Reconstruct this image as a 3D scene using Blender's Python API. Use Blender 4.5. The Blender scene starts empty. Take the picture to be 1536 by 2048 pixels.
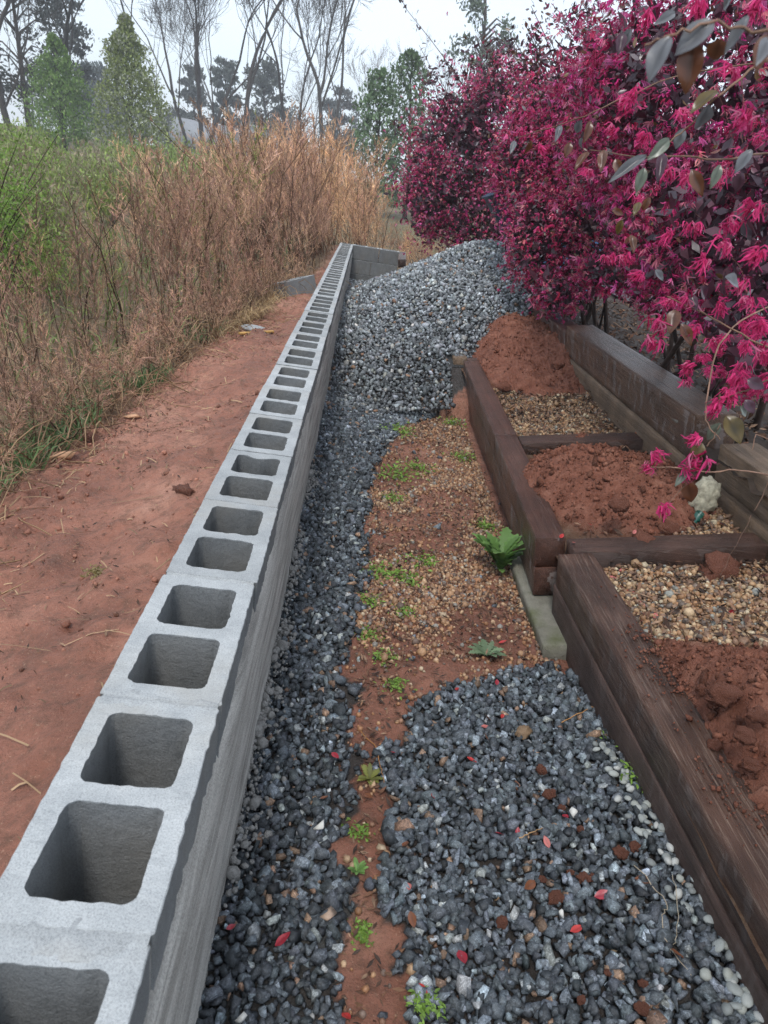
import bpy, bmesh, math, random
import numpy as np
from mathutils import Vector, Matrix

rng = np.random.default_rng(11)
random.seed(11)
scene = bpy.context.scene
col = scene.collection

# ------------------------------------------------------------------ camera
CAM = np.array([0.2331, -0.5580, 0.8090])
FWD = np.array([0.07587, 0.91283, -0.40124])
FOC = 1449.22                      # focal length in photo pixels (photo is 1536 x 2048)
PITCH, ROLL, YAW = 0.4129, 0.1588, 0.0829
_cy, _sy, _cp, _sp, _cr, _sr = (math.cos(YAW), math.sin(YAW), math.cos(PITCH), math.sin(PITCH), math.cos(ROLL), math.sin(ROLL))
FWD = np.array([_sy * _cp, _cy * _cp, -_sp])
_r0 = np.array([_cy, -_sy, 0.0]); _u0 = np.cross(_r0, FWD)
RIGHT = _cr * _r0 + _sr * _u0
UP = -_sr * _r0 + _cr * _u0
cam_data = bpy.data.cameras.new('camera')
cam = bpy.data.objects.new('camera', cam_data)
col.objects.link(cam)
cam_data.sensor_fit = 'VERTICAL'
cam_data.sensor_height = 36.0
cam_data.lens = 36.0 * FOC / 2048.0
cam_data.dof.use_dof = True
cam_data.dof.focus_distance = 2.6
cam_data.dof.aperture_fstop = 9.0
cam_data.clip_start = 0.02
cam_data.clip_end = 2000.0
M = Matrix.Identity(4)
for i in range(3):
    M[i][0], M[i][1], M[i][2], M[i][3] = RIGHT[i], UP[i], -FWD[i], CAM[i]
cam.matrix_world = M
scene.camera = cam


def at(u, v, t):
    """World point seen at photo pixel (u, v), t metres along the view axis."""
    return CAM + t * (FWD + RIGHT * (u - 768) / FOC - UP * (v - 1024) / FOC)


# ------------------------------------------------------------------ sky, sun, exposure
SUN_EL, SUN_AZ = math.radians(58), math.radians(200)
world = bpy.data.worlds.new('World')
scene.world = world
world.use_nodes = True
wn, wl = world.node_tree.nodes, world.node_tree.links
wn.clear()
w_out = wn.new('ShaderNodeOutputWorld')
w_sky = wn.new('ShaderNodeTexSky')
w_sky.sky_type = 'NISHITA'
w_sky.sun_disc = False
w_sky.sun_elevation = SUN_EL
w_sky.sun_rotation = SUN_AZ
w_bg1 = wn.new('ShaderNodeBackground')
w_bg1.inputs['Strength'].default_value = 0.05
wl.new(w_sky.outputs[0], w_bg1.inputs['Color'])
w_tc = wn.new('ShaderNodeTexCoord')
w_map = wn.new('ShaderNodeMapping')
w_map.inputs['Scale'].default_value = (1.0, 1.0, 2.6)
wl.new(w_tc.outputs['Generated'], w_map.inputs['Vector'])
w_noise = wn.new('ShaderNodeTexNoise')
w_noise.inputs['Scale'].default_value = 1.6
w_noise.inputs['Detail'].default_value = 4.0
wl.new(w_map.outputs[0], w_noise.inputs['Vector'])
w_ramp = wn.new('ShaderNodeValToRGB')
w_ramp.color_ramp.elements[0].position = 0.3
w_ramp.color_ramp.elements[0].color = (0.60, 0.66, 0.73, 1)
w_ramp.color_ramp.elements[1].position = 0.7
w_ramp.color_ramp.elements[1].color = (0.72, 0.775, 0.83, 1)
wl.new(w_noise.outputs['Fac'], w_ramp.inputs['Fac'])
w_bg2 = wn.new('ShaderNodeBackground')
w_bg2.inputs['Strength'].default_value = 0.86
wl.new(w_ramp.outputs[0], w_bg2.inputs['Color'])
w_add = wn.new('ShaderNodeAddShader')
wl.new(w_bg1.outputs[0], w_add.inputs[0])
wl.new(w_bg2.outputs[0], w_add.inputs[1])
wl.new(w_add.outputs[0], w_out.inputs['Surface'])

sun_data = bpy.data.lights.new('sun', 'SUN')
sun_data.energy = 1.5
sun_data.angle = math.radians(12)
sun_data.color = (1.0, 0.97, 0.93)
sun = bpy.data.objects.new('sun', sun_data)
col.objects.link(sun)
sun_dir = Vector((math.sin(SUN_AZ) * math.cos(SUN_EL), math.cos(SUN_AZ) * math.cos(SUN_EL), math.sin(SUN_EL)))
sun.rotation_euler = sun_dir.to_track_quat('Z', 'Y').to_euler()
sun.location = (0, 0, 30)

scene.view_settings.view_transform = 'Standard'
scene.view_settings.look = 'None'
scene.view_settings.exposure = 0.60
scene.view_settings.gamma = 1.0
scene.view_settings.use_curve_mapping = False
scene.cycles.max_bounces = 5
scene.cycles.diffuse_bounces = 2
scene.cycles.glossy_bounces = 2
scene.cycles.volume_bounces = 0
scene.cycles.use_denoising = True
scene.cycles.denoising_prefilter = 'NONE'
scene.cycles.use_adaptive_sampling = True
scene.cycles.adaptive_threshold = 0.02
scene.cycles.transparent_max_bounces = 4

# ------------------------------------------------------------------ helpers: noise
def _hash(ix, iy, iz):
    h = (ix * 374761393 + iy * 668265263 + iz * 2147483647 * 3) & 0xffffffff
    h = ((h ^ (h >> 13)) * 1274126177) & 0xffffffff
    return ((h ^ (h >> 16)) & 0xffff) / 65535.0


def vnoise(x, y, z=0.0):
    x = np.asarray(x, float); y = np.asarray(y, float)
    z = np.zeros_like(x) + z
    xi, yi, zi = np.floor(x).astype(np.int64), np.floor(y).astype(np.int64), np.floor(z).astype(np.int64)
    fx, fy, fz = x - xi, y - yi, z - zi
    fx, fy, fz = (f * f * (3 - 2 * f) for f in (fx, fy, fz))
    r = 0
    for dx in (0, 1):
        for dy in (0, 1):
            for dz in (0, 1):
                w = (fx if dx else 1 - fx) * (fy if dy else 1 - fy) * (fz if dz else 1 - fz)
                r = r + w * _hash(xi + dx, yi + dy, zi + dz)
    return r * 2 - 1


def fbm(x, y, z=0.0, oct=4):
    r, a, s = 0, 1.0, 1.0
    for k in range(oct):
        r = r + a * vnoise(np.asarray(x) * s + 17 * k, np.asarray(y) * s - 9 * k, np.asarray(z) * s + 5 * k)
        a *= 0.5; s *= 2.03
    return r


def sstep(a, b, x):
    t = np.clip((np.asarray(x, float) - a) / (b - a), 0, 1)
    return t * t * (3 - 2 * t)


# ------------------------------------------------------------------ helpers: meshes and objects
def set_props(o, label=None, category=None, group=None, kind=None):
    if label: o['label'] = label
    if category: o['category'] = category
    if group: o['group'] = group
    if kind: o['kind'] = kind
    return o


def make_mesh(name, V, F, mat, colors=None, smooth=False):
    """F: int array (m,3) or (m,4), or a list of such arrays."""
    V = np.asarray(V, np.float32)
    Fs = F if isinstance(F, list) else [F]
    Fs = [np.asarray(f, np.int32) for f in Fs if len(f)]
    me = bpy.data.meshes.new(name)
    me.vertices.add(len(V))
    me.vertices.foreach_set('co', V.ravel())
    loops = np.concatenate([f.ravel() for f in Fs])
    sizes = np.concatenate([np.full(len(f), f.shape[1], np.int32) for f in Fs])
    starts = np.concatenate([[0], np.cumsum(sizes)[:-1]]).astype(np.int32)
    me.loops.add(len(loops))
    me.loops.foreach_set('vertex_index', loops)
    me.polygons.add(len(sizes))
    me.polygons.foreach_set('loop_start', starts)
    me.polygons.foreach_set('loop_total', sizes)
    if smooth:
        me.polygons.foreach_set('use_smooth', np.ones(len(sizes), bool))
    if colors is not None:
        c = np.ones((len(V), 4), np.float32)
        c[:, :3] = colors
        a = me.color_attributes.new('Col', 'FLOAT_COLOR', 'POINT')
        a.data.foreach_set('color', c.ravel())
    me.update(calc_edges=True)
    me.materials.append(mat)
    return me


def link(name, me, parent=None, loc=None, rot=None, scale=None, **props):
    o = bpy.data.objects.new(name, me)
    col.objects.link(o)
    if loc is not None: o.location = [float(v) for v in loc]
    if rot is not None: o.rotation_euler = [float(v) for v in rot]
    if scale is not None: o.scale = [float(v) for v in (scale if hasattr(scale, '__len__') else (scale,) * 3)]
    if parent is not None:
        o.parent = parent
        o.matrix_parent_inverse = Matrix.Translation(-parent.location)
    return set_props(o, **props)


def empty(name, loc, **props):
    o = bpy.data.objects.new(name, None)
    col.objects.link(o)
    o.location = [float(v) for v in loc]
    o.empty_display_size = 0.1
    return set_props(o, **props)


def build(name, V, F, mat, parent=None, colors=None, smooth=False, **props):
    return link(name, make_mesh(name, V, F, mat, colors, smooth), parent, **props)


class Soup:
    """Collects triangles/quads of many small pieces into one mesh."""
    def __init__(s):
        s.V, s.F3, s.F4, s.C, s.n = [], [], [], [], 0

    def add(s, V, F, C=None):
        V = np.asarray(V, float)
        F = np.asarray(F)
        if not len(F): return
        (s.F3 if F.shape[1] == 3 else s.F4).append(F + s.n)
        s.V.append(V)
        c = np.ones((len(V), 3)) if C is None else np.broadcast_to(np.asarray(C, float), (len(V), 3))
        s.C.append(c)
        s.n += len(V)

    def scatter(s, protos, which, pos, rot, scale, colors):
        """protos: list of (V,F); rot (n,3,3); scale (n,) or (n,3)."""
        scale = np.asarray(scale, float)
        if scale.ndim == 1: scale = np.repeat(scale[:, None], 3, 1)
        for k, (V, F) in enumerate(protos):
            idx = np.nonzero(which == k)[0]
            if not len(idx): continue
            W = np.einsum('nij,nvj->nvi', rot[idx], V[None] * scale[idx][:, None, :]) + pos[idx][:, None, :]
            m = len(V)
            FF = (F[None] + (np.arange(len(idx)) * m)[:, None, None]).reshape(-1, F.shape[1])
            cc = colors[idx]
            if cc.ndim == 2: cc = np.repeat(cc[:, None, :], m, 1)
            s.add(W.reshape(-1, 3), FF, cc.reshape(-1, 3))

    def build(s, name, mat, parent=None, smooth=False, **props):
        F = []
        if s.F3: F.append(np.concatenate(s.F3))
        if s.F4: F.append(np.concatenate(s.F4))
        return build(name, np.concatenate(s.V), F, mat, parent, np.concatenate(s.C), smooth, **props)


def rand_rot(n, tilt=None):
    """Random rotations; tilt limits the angle away from upright (radians)."""
    if tilt is None:
        q = rng.normal(size=(n, 4))
        q /= np.linalg.norm(q, axis=1)[:, None]
        w, x, y, z = q.T
        return np.stack([1 - 2 * (y * y + z * z), 2 * (x * y - z * w), 2 * (x * z + y * w),
                         2 * (x * y + z * w), 1 - 2 * (x * x + z * z), 2 * (y * z - x * w),
                         2 * (x * z - y * w), 2 * (y * z + x * w), 1 - 2 * (x * x + y * y)], 1).reshape(n, 3, 3)
    a = rng.uniform(0, 2 * math.pi, n)
    t = rng.normal(0, tilt, n); p = rng.normal(0, tilt, n)
    Z = np.zeros(n); O = np.ones(n)
    Rz = np.stack([np.cos(a), -np.sin(a), Z, np.sin(a), np.cos(a), Z, Z, Z, O], 1).reshape(n, 3, 3)
    Rx = np.stack([O, Z, Z, Z, np.cos(t), -np.sin(t), Z, np.sin(t), np.cos(t)], 1).reshape(n, 3, 3)
    Ry = np.stack([np.cos(p), Z, np.sin(p), Z, O, Z, -np.sin(p), Z, np.cos(p)], 1).reshape(n, 3, 3)
    return Rx @ Ry @ Rz


def frame_from(zdir, roll=None):
    """Rotation matrices (n,3,3) whose local z goes along zdir."""
    z = np.atleast_2d(zdir).astype(float)
    z = z / np.linalg.norm(z, axis=1)[:, None]
    ref = np.where(np.abs(z[:, 2:3]) > 0.9, np.array([[1., 0, 0]]), np.array([[0, 0, 1.]]))
    x = np.cross(ref, z); x /= np.linalg.norm(x, axis=1)[:, None]
    y = np.cross(z, x)
    if roll is not None:
        c, s = np.cos(roll)[:, None], np.sin(roll)[:, None]
        x, y = c * x + s * y, -s * x + c * y
    return np.stack([x, y, z], 2)


def hull(points):
    bm = bmesh.new()
    for p in points: bm.verts.new(p)
    r = bmesh.ops.convex_hull(bm, input=bm.verts)
    bmesh.ops.delete(bm, geom=[g for g in r['geom_interior'] if isinstance(g, bmesh.types.BMVert)], context='VERTS')
    bmesh.ops.triangulate(bm, faces=bm.faces)
    bm.verts.index_update()
    V = np.array([v.co[:] for v in bm.verts])
    F = np.array([[v.index for v in f.verts] for f in bm.faces])
    bm.free()
    return V, F


def ico(sub):
    bm = bmesh.new()
    bmesh.ops.create_icosphere(bm, subdivisions=sub, radius=1.0)
    bm.verts.index_update()
    V = np.array([v.co[:] for v in bm.verts])
    F = np.array([[v.index for v in f.verts] for f in bm.faces])
    bm.free()
    return V, F


def lump(sub, rough, freq, seed):
    V, F = ico(sub)
    n = fbm(V[:, 0] * freq + seed, V[:, 1] * freq, V[:, 2] * freq + 3.1 * seed, 3)
    return V * (1 + rough * n)[:, None], F


def tube(pts, radii, sides=5):
    pts = np.asarray(pts, float); n = len(pts)
    d = np.gradient(pts, axis=0) if n > 2 else np.repeat((pts[1:] - pts[:-1]), 2, 0)
    R = frame_from(d)
    a = np.arange(sides) * 2 * math.pi / sides
    ring = np.stack([np.cos(a), np.sin(a), 0 * a], 1)
    V = np.einsum('nij,sj->nsi', R, ring) * np.asarray(radii, float)[:, None, None] + pts[:, None, :]
    i = np.arange(n - 1)[:, None] * sides; s = np.arange(sides)[None]
    F = np.stack([i + s, i + (s + 1) % sides, i + sides + (s + 1) % sides, i + sides + s], 2).reshape(-1, 4)
    return V.reshape(-1, 3), F


def ribbon(pts, width, side=None):
    """Flat strip along pts with tapering width; returns quads."""
    pts = np.asarray(pts, float); n = len(pts)
    d = np.gradient(pts, axis=0) if n > 2 else np.repeat(pts[1:] - pts[:-1], 2, 0)
    if side is None: side = rng.normal(size=3)
    s = np.cross(d, side); s /= np.linalg.norm(s, axis=1)[:, None] + 1e-9
    w = np.asarray(width, float) * np.ones(n)
    V = np.concatenate([pts - s * w[:, None] / 2, pts + s * w[:, None] / 2])
    i = np.arange(n - 1)
    return V, np.stack([i, i + 1, i + 1 + n, i + n], 1)


def grid_mesh(X, Y, Z):
    """Heightfield quads from 2-D arrays."""
    r, c = X.shape
    V = np.stack([X.ravel(), Y.ravel(), Z.ravel()], 1)
    i = (np.arange(r - 1)[:, None] * c + np.arange(c - 1)[None]).ravel()
    return V, np.stack([i, i + 1, i + c + 1, i + c], 1)


def in_poly(x, y, poly):
    inside = np.zeros(np.shape(x), bool)
    n = len(poly)
    for k in range(n):
        x0, y0 = poly[k]; x1, y1 = poly[(k + 1) % n]
        cond = ((y0 > y) != (y1 > y)) & (x < (x1 - x0) * (y - y0) / (y1 - y0 + 1e-12) + x0)
        inside ^= cond
    return inside


# ------------------------------------------------------------------ helpers: materials
class NT:
    def __init__(s, name):
        s.mat = bpy.data.materials.new(name)
        s.mat.use_nodes = True
        s.n = s.mat.node_tree.nodes; s.l = s.mat.node_tree.links
        s.b = s.n['Principled BSDF']
        s.tc = s.n.new('ShaderNodeTexCoord')

    def new(s, kind, **inp):
        nd = s.n.new('ShaderNode' + kind)
        for k, v in inp.items(): s.put(nd.inputs[k.replace('_', ' ')], v)
        return nd

    def put(s, sock, v):
        if isinstance(v, bpy.types.NodeSocket): s.l.new(v, sock)
        elif hasattr(v, '__len__') and len(v) == 3 and sock.type == 'RGBA': sock.default_value = (*v, 1)
        else: sock.default_value = v

    def coords(s, scale=(1, 1, 1), kind='Object'):
        m = s.n.new('ShaderNodeMapping')
        m.inputs['Scale'].default_value = scale
        s.l.new(s.tc.outputs[kind], m.inputs['Vector'])
        return m.outputs[0]

    def noise(s, scale, detail=3, rough=0.55, vec=None, dist=0.0):
        nd = s.new('TexNoise', Scale=scale, Detail=detail, Roughness=rough, Distortion=dist)
        s.l.new(vec if vec is not None else s.tc.outputs['Object'], nd.inputs['Vector'])
        return nd.outputs['Fac']

    def voronoi(s, scale, vec=None, feature='F1'):
        nd = s.new('TexVoronoi', Scale=scale)
        nd.feature = feature
        s.l.new(vec if vec is not None else s.tc.outputs['Object'], nd.inputs['Vector'])
        return nd

    def ramp(s, fac, *stops):
        nd = s.n.new('ShaderNodeValToRGB')
        e = nd.color_ramp.elements
        while len(e) < len(stops): e.new(0.5)
        for k, (p, c) in enumerate(stops):
            e[k].position = p
            e[k].color = (c, c, c, 1) if not hasattr(c, '__len__') else (*c, 1)
        s.put(nd.inputs['Fac'], fac)
        return nd.outputs['Color']

    def mix(s, fac, a, b, mode='MIX'):
        nd = s.n.new('ShaderNodeMix')
        nd.data_type = 'RGBA'; nd.blend_type = mode
        s.put(nd.inputs[0], fac); s.put(nd.inputs[6], a); s.put(nd.inputs[7], b)
        return nd.outputs[2]

    def math(s, op, a, b=0.0):
        nd = s.n.new('ShaderNodeMath'); nd.operation = op
        s.put(nd.inputs[0], a); s.put(nd.inputs[1], b)
        return nd.outputs[0]

    def attr(s, name='Col'):
        nd = s.n.new('ShaderNodeAttribute'); nd.attribute_name = name
        return nd.outputs['Color']

    def finish(s, color, rough=0.8, bump=None, strength=0.3, dist=0.01, spec=0.5):
        s.put(s.b.inputs['Base Color'], color)
        s.put(s.b.inputs['Roughness'], rough)
        s.b.inputs['Specular IOR Level'].default_value = spec
        if bump is not None:
            nd = s.new('Bump', Strength=strength, Distance=dist)
            s.l.new(bump, nd.inputs['Height'])
            s.l.new(nd.outputs[0], s.b.inputs['Normal'])
        return s.mat

    def leafy(s, amount=0.35):
        """Adds light passing through a thin leaf or petal."""
        tr = s.n.new('ShaderNodeBsdfTranslucent')
        src = s.b.inputs['Base Color']
        if src.is_linked: s.l.new(src.links[0].from_socket, tr.inputs['Color'])
        else: tr.inputs['Color'].default_value = src.default_value
        mx = s.n.new('ShaderNodeMixShader'); mx.inputs[0].default_value = amount
        s.l.new(s.b.outputs[0], mx.inputs[1]); s.l.new(tr.outputs[0], mx.inputs[2])
        s.l.new(mx.outputs[0], s.n['Material Output'].inputs['Surface'])
        return s.mat


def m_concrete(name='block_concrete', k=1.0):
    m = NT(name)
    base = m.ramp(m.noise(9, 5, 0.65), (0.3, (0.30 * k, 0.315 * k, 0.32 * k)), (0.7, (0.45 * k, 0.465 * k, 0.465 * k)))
    spk = m.ramp(m.noise(420, 2, 0.7), (0.36, 0.74), (0.5, 1.0), (0.68, 1.12))
    rnd = m.n.new('ShaderNodeObjectInfo').outputs['Random']
    base = m.mix(1.0, base, m.ramp(rnd, (0.0, 0.86), (1.0, 1.12)), 'MULTIPLY')
    c = m.mix(1.0, base, spk, 'MULTIPLY')
    stain = m.ramp(m.noise(3.2, 4, 0.6), (0.52, 0.0), (0.72, 0.55))
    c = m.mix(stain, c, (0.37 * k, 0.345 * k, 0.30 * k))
    bump = m.math('ADD', m.math('MULTIPLY', m.noise(260, 3, 0.7), 0.7), m.noise(60, 3))
    return m.finish(c, 0.92, bump, 0.7, 0.004, 0.25)


def m_mortar():
    m = NT('mortar')
    base = m.ramp(m.noise(40, 5, 0.7), (0.3, (0.19, 0.185, 0.175)), (0.7, (0.36, 0.35, 0.33)))
    bump = m.math('ADD', m.noise(180, 4, 0.7), m.noise(50, 3))
    return m.finish(base, 0.95, bump, 1.0, 0.006, 0.2)


def m_parge():
    m = NT('parge_coat')
    v = m.coords((9, 2.6, 19))
    st = m.noise(1.0, 6, 0.62, v, 0.6)
    base = m.ramp(st, (0.28, (0.21, 0.20, 0.185)), (0.46, (0.36, 0.345, 0.315)), (0.60, (0.52, 0.50, 0.46)), (0.8, (0.30, 0.29, 0.275)))
    c = m.mix(1.0, base, m.ramp(m.noise(300, 2), (0.35, 0.7), (0.6, 1.1)), 'MULTIPLY')
    bump = m.math('ADD', st, m.math('MULTIPLY', m.noise(200, 3), 0.3))
    return m.finish(c, 0.85, bump, 0.6, 0.01, 0.3)


def m_clay():
    m = NT('red_clay')
    big = m.noise(2.2, 5, 0.6)
    c = m.ramp(big, (0.3, (0.19, 0.076, 0.048)), (0.52, (0.325, 0.142, 0.095)), (0.72, (0.45, 0.24, 0.17)))
    c = m.mix(m.ramp(m.noise(22, 6, 0.75), (0.46, 0.0), (0.66, 0.8)), c, (0.135, 0.070, 0.046))
    c = m.mix(m.ramp(m.noise(150, 3, 0.75), (0.60, 0.0), (0.70, 0.75)), c, (0.46, 0.28, 0.19))
    c = m.mix(m.ramp(m.noise(210, 3, 0.75), (0.60, 0.0), (0.68, 0.7)), c, (0.10, 0.05, 0.035))
    c = m.mix(1.0, c, m.attr(), 'MULTIPLY')
    bump = m.math('ADD', m.noise(70, 6, 0.72), m.math('MULTIPLY', m.noise(14, 3), 1.5))
    return m.finish(c, m.ramp(big, (0.35, 0.5), (0.6, 0.85)), bump, 0.9, 0.012, 0.35)


def m_soil():
    m = NT('dug_soil')
    c = m.ramp(m.noise(14, 5, 0.65), (0.3, (0.15, 0.055, 0.034)), (0.55, (0.24, 0.098, 0.064)), (0.78, (0.34, 0.165, 0.112)))
    c = m.mix(m.ramp(m.noise(130, 3, 0.7), (0.6, 0.0), (0.72, 0.5)), c, (0.33, 0.17, 0.11))
    c = m.mix(1.0, c, m.attr(), 'MULTIPLY')
    bump = m.math('ADD', m.noise(110, 6, 0.75), m.noise(35, 4))
    return m.finish(c, 0.93, bump, 1.0, 0.012, 0.2)


def m_stone():
    m = NT('crushed_stone')
    c = m.attr()
    v = m.coords((60, 60, 60))
    veins = m.ramp(m.noise(1.9, 6, 0.78, v, 1.5), (0.38, 0.5), (0.52, 1.0), (0.66, 2.4))
    c = m.mix(1.0, c, veins, 'MULTIPLY')
    bump = m.noise(170, 4, 0.7)
    return m.finish(c, m.ramp(m.noise(30, 2), (0.3, 0.42), (0.7, 0.75)), bump, 0.5, 0.004, 0.4)


def m_pebble(name, rough=0.5):
    m = NT(name)
    c = m.mix(1.0, m.attr(), m.ramp(m.noise(160, 4, 0.7), (0.3, 0.7), (0.7, 1.25)), 'MULTIPLY')
    return m.finish(c, rough, m.noise(220, 3), 0.3, 0.003, 0.4)


def m_wood(name, dark, mid, worn, worn_amt, dry_amt, rough=0.42, along=(42, 1.4, 42)):
    m = NT(name)
    g = m.noise(1.0, 6, 0.7, m.coords(along), 0.7)
    c = m.ramp(g, (0.3, dark), (0.62, mid))
    fine = m.noise(1.0, 5, 0.75, m.coords((along[0] * 5, along[1] * 4, along[2] * 5)), 0.4)
    c = m.mix(m.math('MULTIPLY', m.ramp(fine, (0.52, 0.0), (0.66, 1.0)), worn_amt), c, worn)
    c = m.mix(m.ramp(g, (0.27, 0.9), (0.36, 0.0)), c, tuple(0.25 * x for x in dark))
    dry = m.noise(1.0, 4, 0.6, m.coords((6, 26, 6)), 0.5)
    geo = m.n.new('ShaderNodeNewGeometry'); sep = m.n.new('ShaderNodeSeparateXYZ')
    m.l.new(geo.outputs['True Normal'], sep.inputs[0])
    side = m.ramp(m.math('ABSOLUTE', sep.outputs['Z']), (0.35, 1.0), (0.6, 0.0))
    d = m.math('MULTIPLY', m.math('MULTIPLY', m.ramp(dry, (0.555, 0.0), (0.58, 1.0)), dry_amt), side)
    c = m.mix(d, c, (0.22, 0.185, 0.17))
    blot = m.ramp(m.noise(5, 3), (0.35, 0.7), (0.65, 1.25))
    c = m.mix(1.0, c, blot, 'MULTIPLY')
    r = m.math('ADD', rough, m.math('MULTIPLY', d, 0.35))
    bump = m.math('ADD', m.math('MULTIPLY', g, 1.2), fine)
    return m.finish(c, r, bump, 0.8, 0.008, 0.4)


def m_attr(name, rough=0.7, leafy=0.0, spec=0.4, noise=None, bump=None):
    m = NT(name)
    c = m.attr()
    if noise: c = m.mix(1.0, c, m.ramp(m.noise(noise, 3, 0.6), (0.3, 0.65), (0.7, 1.3)), 'MULTIPLY')
    m.finish(c, rough, m.noise(bump, 3) if bump else None, 0.4, 0.004, spec)
    return m.leafy(leafy) if leafy else m.mat


def m_plain(name, c, rough=0.6, nscale=8, var=0.25, bump=None, metal=0.0):
    m = NT(name)
    k = m.mix(1.0, c, m.ramp(m.noise(nscale, 4, 0.6), (0.3, 1 - var), (0.7, 1 + var)), 'MULTIPLY')
    m.b.inputs['Metallic'].default_value = metal
    return m.finish(k, rough, m.noise(bump, 4) if bump else None, 0.4, 0.01)


MAT = dict(
    concrete=m_concrete(), shaded=m_concrete('shaded_block_concrete', 0.46), dull=m_concrete('dull_block_concrete', 0.5), mortar=m_mortar(), parge=m_parge(), clay=m_clay(), soil=m_soil(), stone=m_stone(),
    pea=m_pebble('pea_stone', 0.55), river=m_pebble('river_stone', 0.6),
    wood=m_wood('dark_stained_timber', (0.036, 0.014, 0.009), (0.100, 0.043, 0.028), (0.21, 0.135, 0.10), 0.45, 0.8, 0.33),
    wood_matt=m_wood('dry_brown_timber', (0.060, 0.034, 0.026), (0.115, 0.072, 0.058), (0.20, 0.16, 0.14), 0.25, 0.25, 0.6),
    wood_x=m_wood('dark_stained_cross_timber', (0.026, 0.012, 0.008), (0.075, 0.037, 0.026), (0.18, 0.125, 0.095), 0.4, 0.2, 0.5, (1.4, 42, 42)),
    wood_old=m_wood('weathered_top_timber', (0.032, 0.015, 0.010), (0.095, 0.050, 0.034), (0.24, 0.175, 0.135), 0.75, 0.35, 0.36),
    wood_pale=m_wood('clay_stained_timber', (0.085, 0.055, 0.034), (0.20, 0.135, 0.085), (0.28, 0.20, 0.13), 0.4, 0.15, 0.6),
    straw=m_attr('dry_straw', 0.75, 0.15), weed=m_attr('dry_weed_stalk', 0.85, 0.25, 0.2),
    leaf=m_attr('bush_leaf', 0.32, 0.2, 0.55), petal=m_attr('bush_petal', 0.6, 0.5, 0.3),
    green=m_attr('green_leaf', 0.55, 0.35, 0.4), bark=m_attr('bark', 0.9, 0, 0.2, 30), red_leaf=m_attr('fallen_red_leaf', 0.4, 0.15, 0.5, 90),
    mulch=m_attr('bark_mulch', 0.8, 0, 0.35, 60),
)

# ================================================================== THE SETTING
WX = 0.097                 # half width of the block wall
LB = 0.4064                # block module
FLOOR = -0.645             # path level below the wall top (wall top is z = 0)
TA = math.radians(10)      # the timber beds lean this much
TE1 = np.array([math.cos(TA), 0, math.sin(TA)])
TE3 = np.array([-math.sin(TA), 0, math.cos(TA)])
TP = np.array([1.03, 0.0, -0.31])


def tf(a, y, c):
    """Timber-bed frame: a to the right, y along, c up from the timber tops."""
    a, y, c = np.broadcast_arrays(np.asarray(a, float), np.asarray(y, float), np.asarray(c, float))
    P = TP + a[..., None] * TE1 + c[..., None] * TE3
    P[..., 1] = y
    return P


def far_terrain(x, y):
    z = -0.72 + 0.7 * sstep(12, 46, y) + 1.3 * sstep(44, 72, y)
    z = z - 0.25 * sstep(-1, -6, x) * sstep(20, 6, y)
    z = z + 0.05 * fbm(np.asarray(x) * 0.5, np.asarray(y) * 0.5)
    return z


def lot_level(x, y):
    return -0.02 + 0.0 * np.asarray(x)


# -- the ground sheet reaching the horizon
def ground_sheet():
    def axis(lo, hi, fine_lo, fine_hi, step):
        a = list(np.arange(fine_lo, fine_hi, step)); s = step
        while a[-1] < hi: s *= 1.25; a.append(a[-1] + s)
        s = step
        while a[0] > lo: s *= 1.25; a.insert(0, a[0] - s)
        return np.array(a)
    xs = axis(-300, 300, -8, 8, 0.4); ys = axis(-60, 380, -4, 80, 0.5)
    X, Y = np.meshgrid(xs, ys)
    Z = far_terrain(X, Y)
    V, F = grid_mesh(X, Y, Z)
    m = NT('meadow_ground')
    c = m.ramp(m.noise(0.8, 5), (0.35, (0.09, 0.065, 0.035)), (0.6, (0.12, 0.11, 0.045)))
    c = m.mix(m.ramp(m.noise(9, 4), (0.45, 0.0), (0.65, 0.8)), c, (0.17, 0.12, 0.07))
    build('ground', V, F, m.finish(c, 0.95, m.noise(12, 5), 0.8, 0.05), None, None, True, kind='structure')
ground_sheet()


# -- the clay slope on the left of the wall
EDGE_Y = [-0.6, 1.46, 2.0, 2.84, 3.6, 4.7, 6.5, 9, 11, 12.6]
EDGE_X = [-0.88, -0.86, -0.87, -0.86, -0.78, -0.63, -0.38, -0.14, -0.11, -0.11]


def clay_edge(y): return np.interp(y, EDGE_Y, EDGE_X)


def h_clay(x, y):
    d = np.clip(-np.asarray(x, float) - WX, 0, 5)
    z = -0.17 - 0.30 * d - 0.02 * sstep(0.3, 1.2, d)
    z = z + 0.030 * fbm(x * 2.1, y * 1.3, 1.0, 3) * sstep(0, 0.12, d) + 0.022 * fbm(x * 9, y * 7, 2.0, 4)
    rough = sstep(0.35, 0.02, x - clay_edge(y))
    z = z + rough * 0.035 * np.abs(fbm(x * 13, y * 11, 4.0, 3))
    z = np.where(d > 1.1, z - 0.15 * (d - 1.1), z)
    return np.maximum(z, -0.72 + 0.02 * d)


_HX = np.linspace(-4.2, -0.09, 330); _HY = np.linspace(-0.8, 12.5, 800)
_HG = h_clay(*np.meshgrid(_HX, _HY))


def h_quick(x, y):
    """Height of the clay slope from a table, for placing single stalks."""
    x = np.asarray(x, float); y = np.asarray(y, float)
    i = np.clip(np.rint((x + 4.2) / 4.11 * 329).astype(int), 0, 329); j = np.clip(np.rint((y + 0.8) / 13.3 * 799).astype(int), 0, 799)
    return _HG[j, i]


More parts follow.
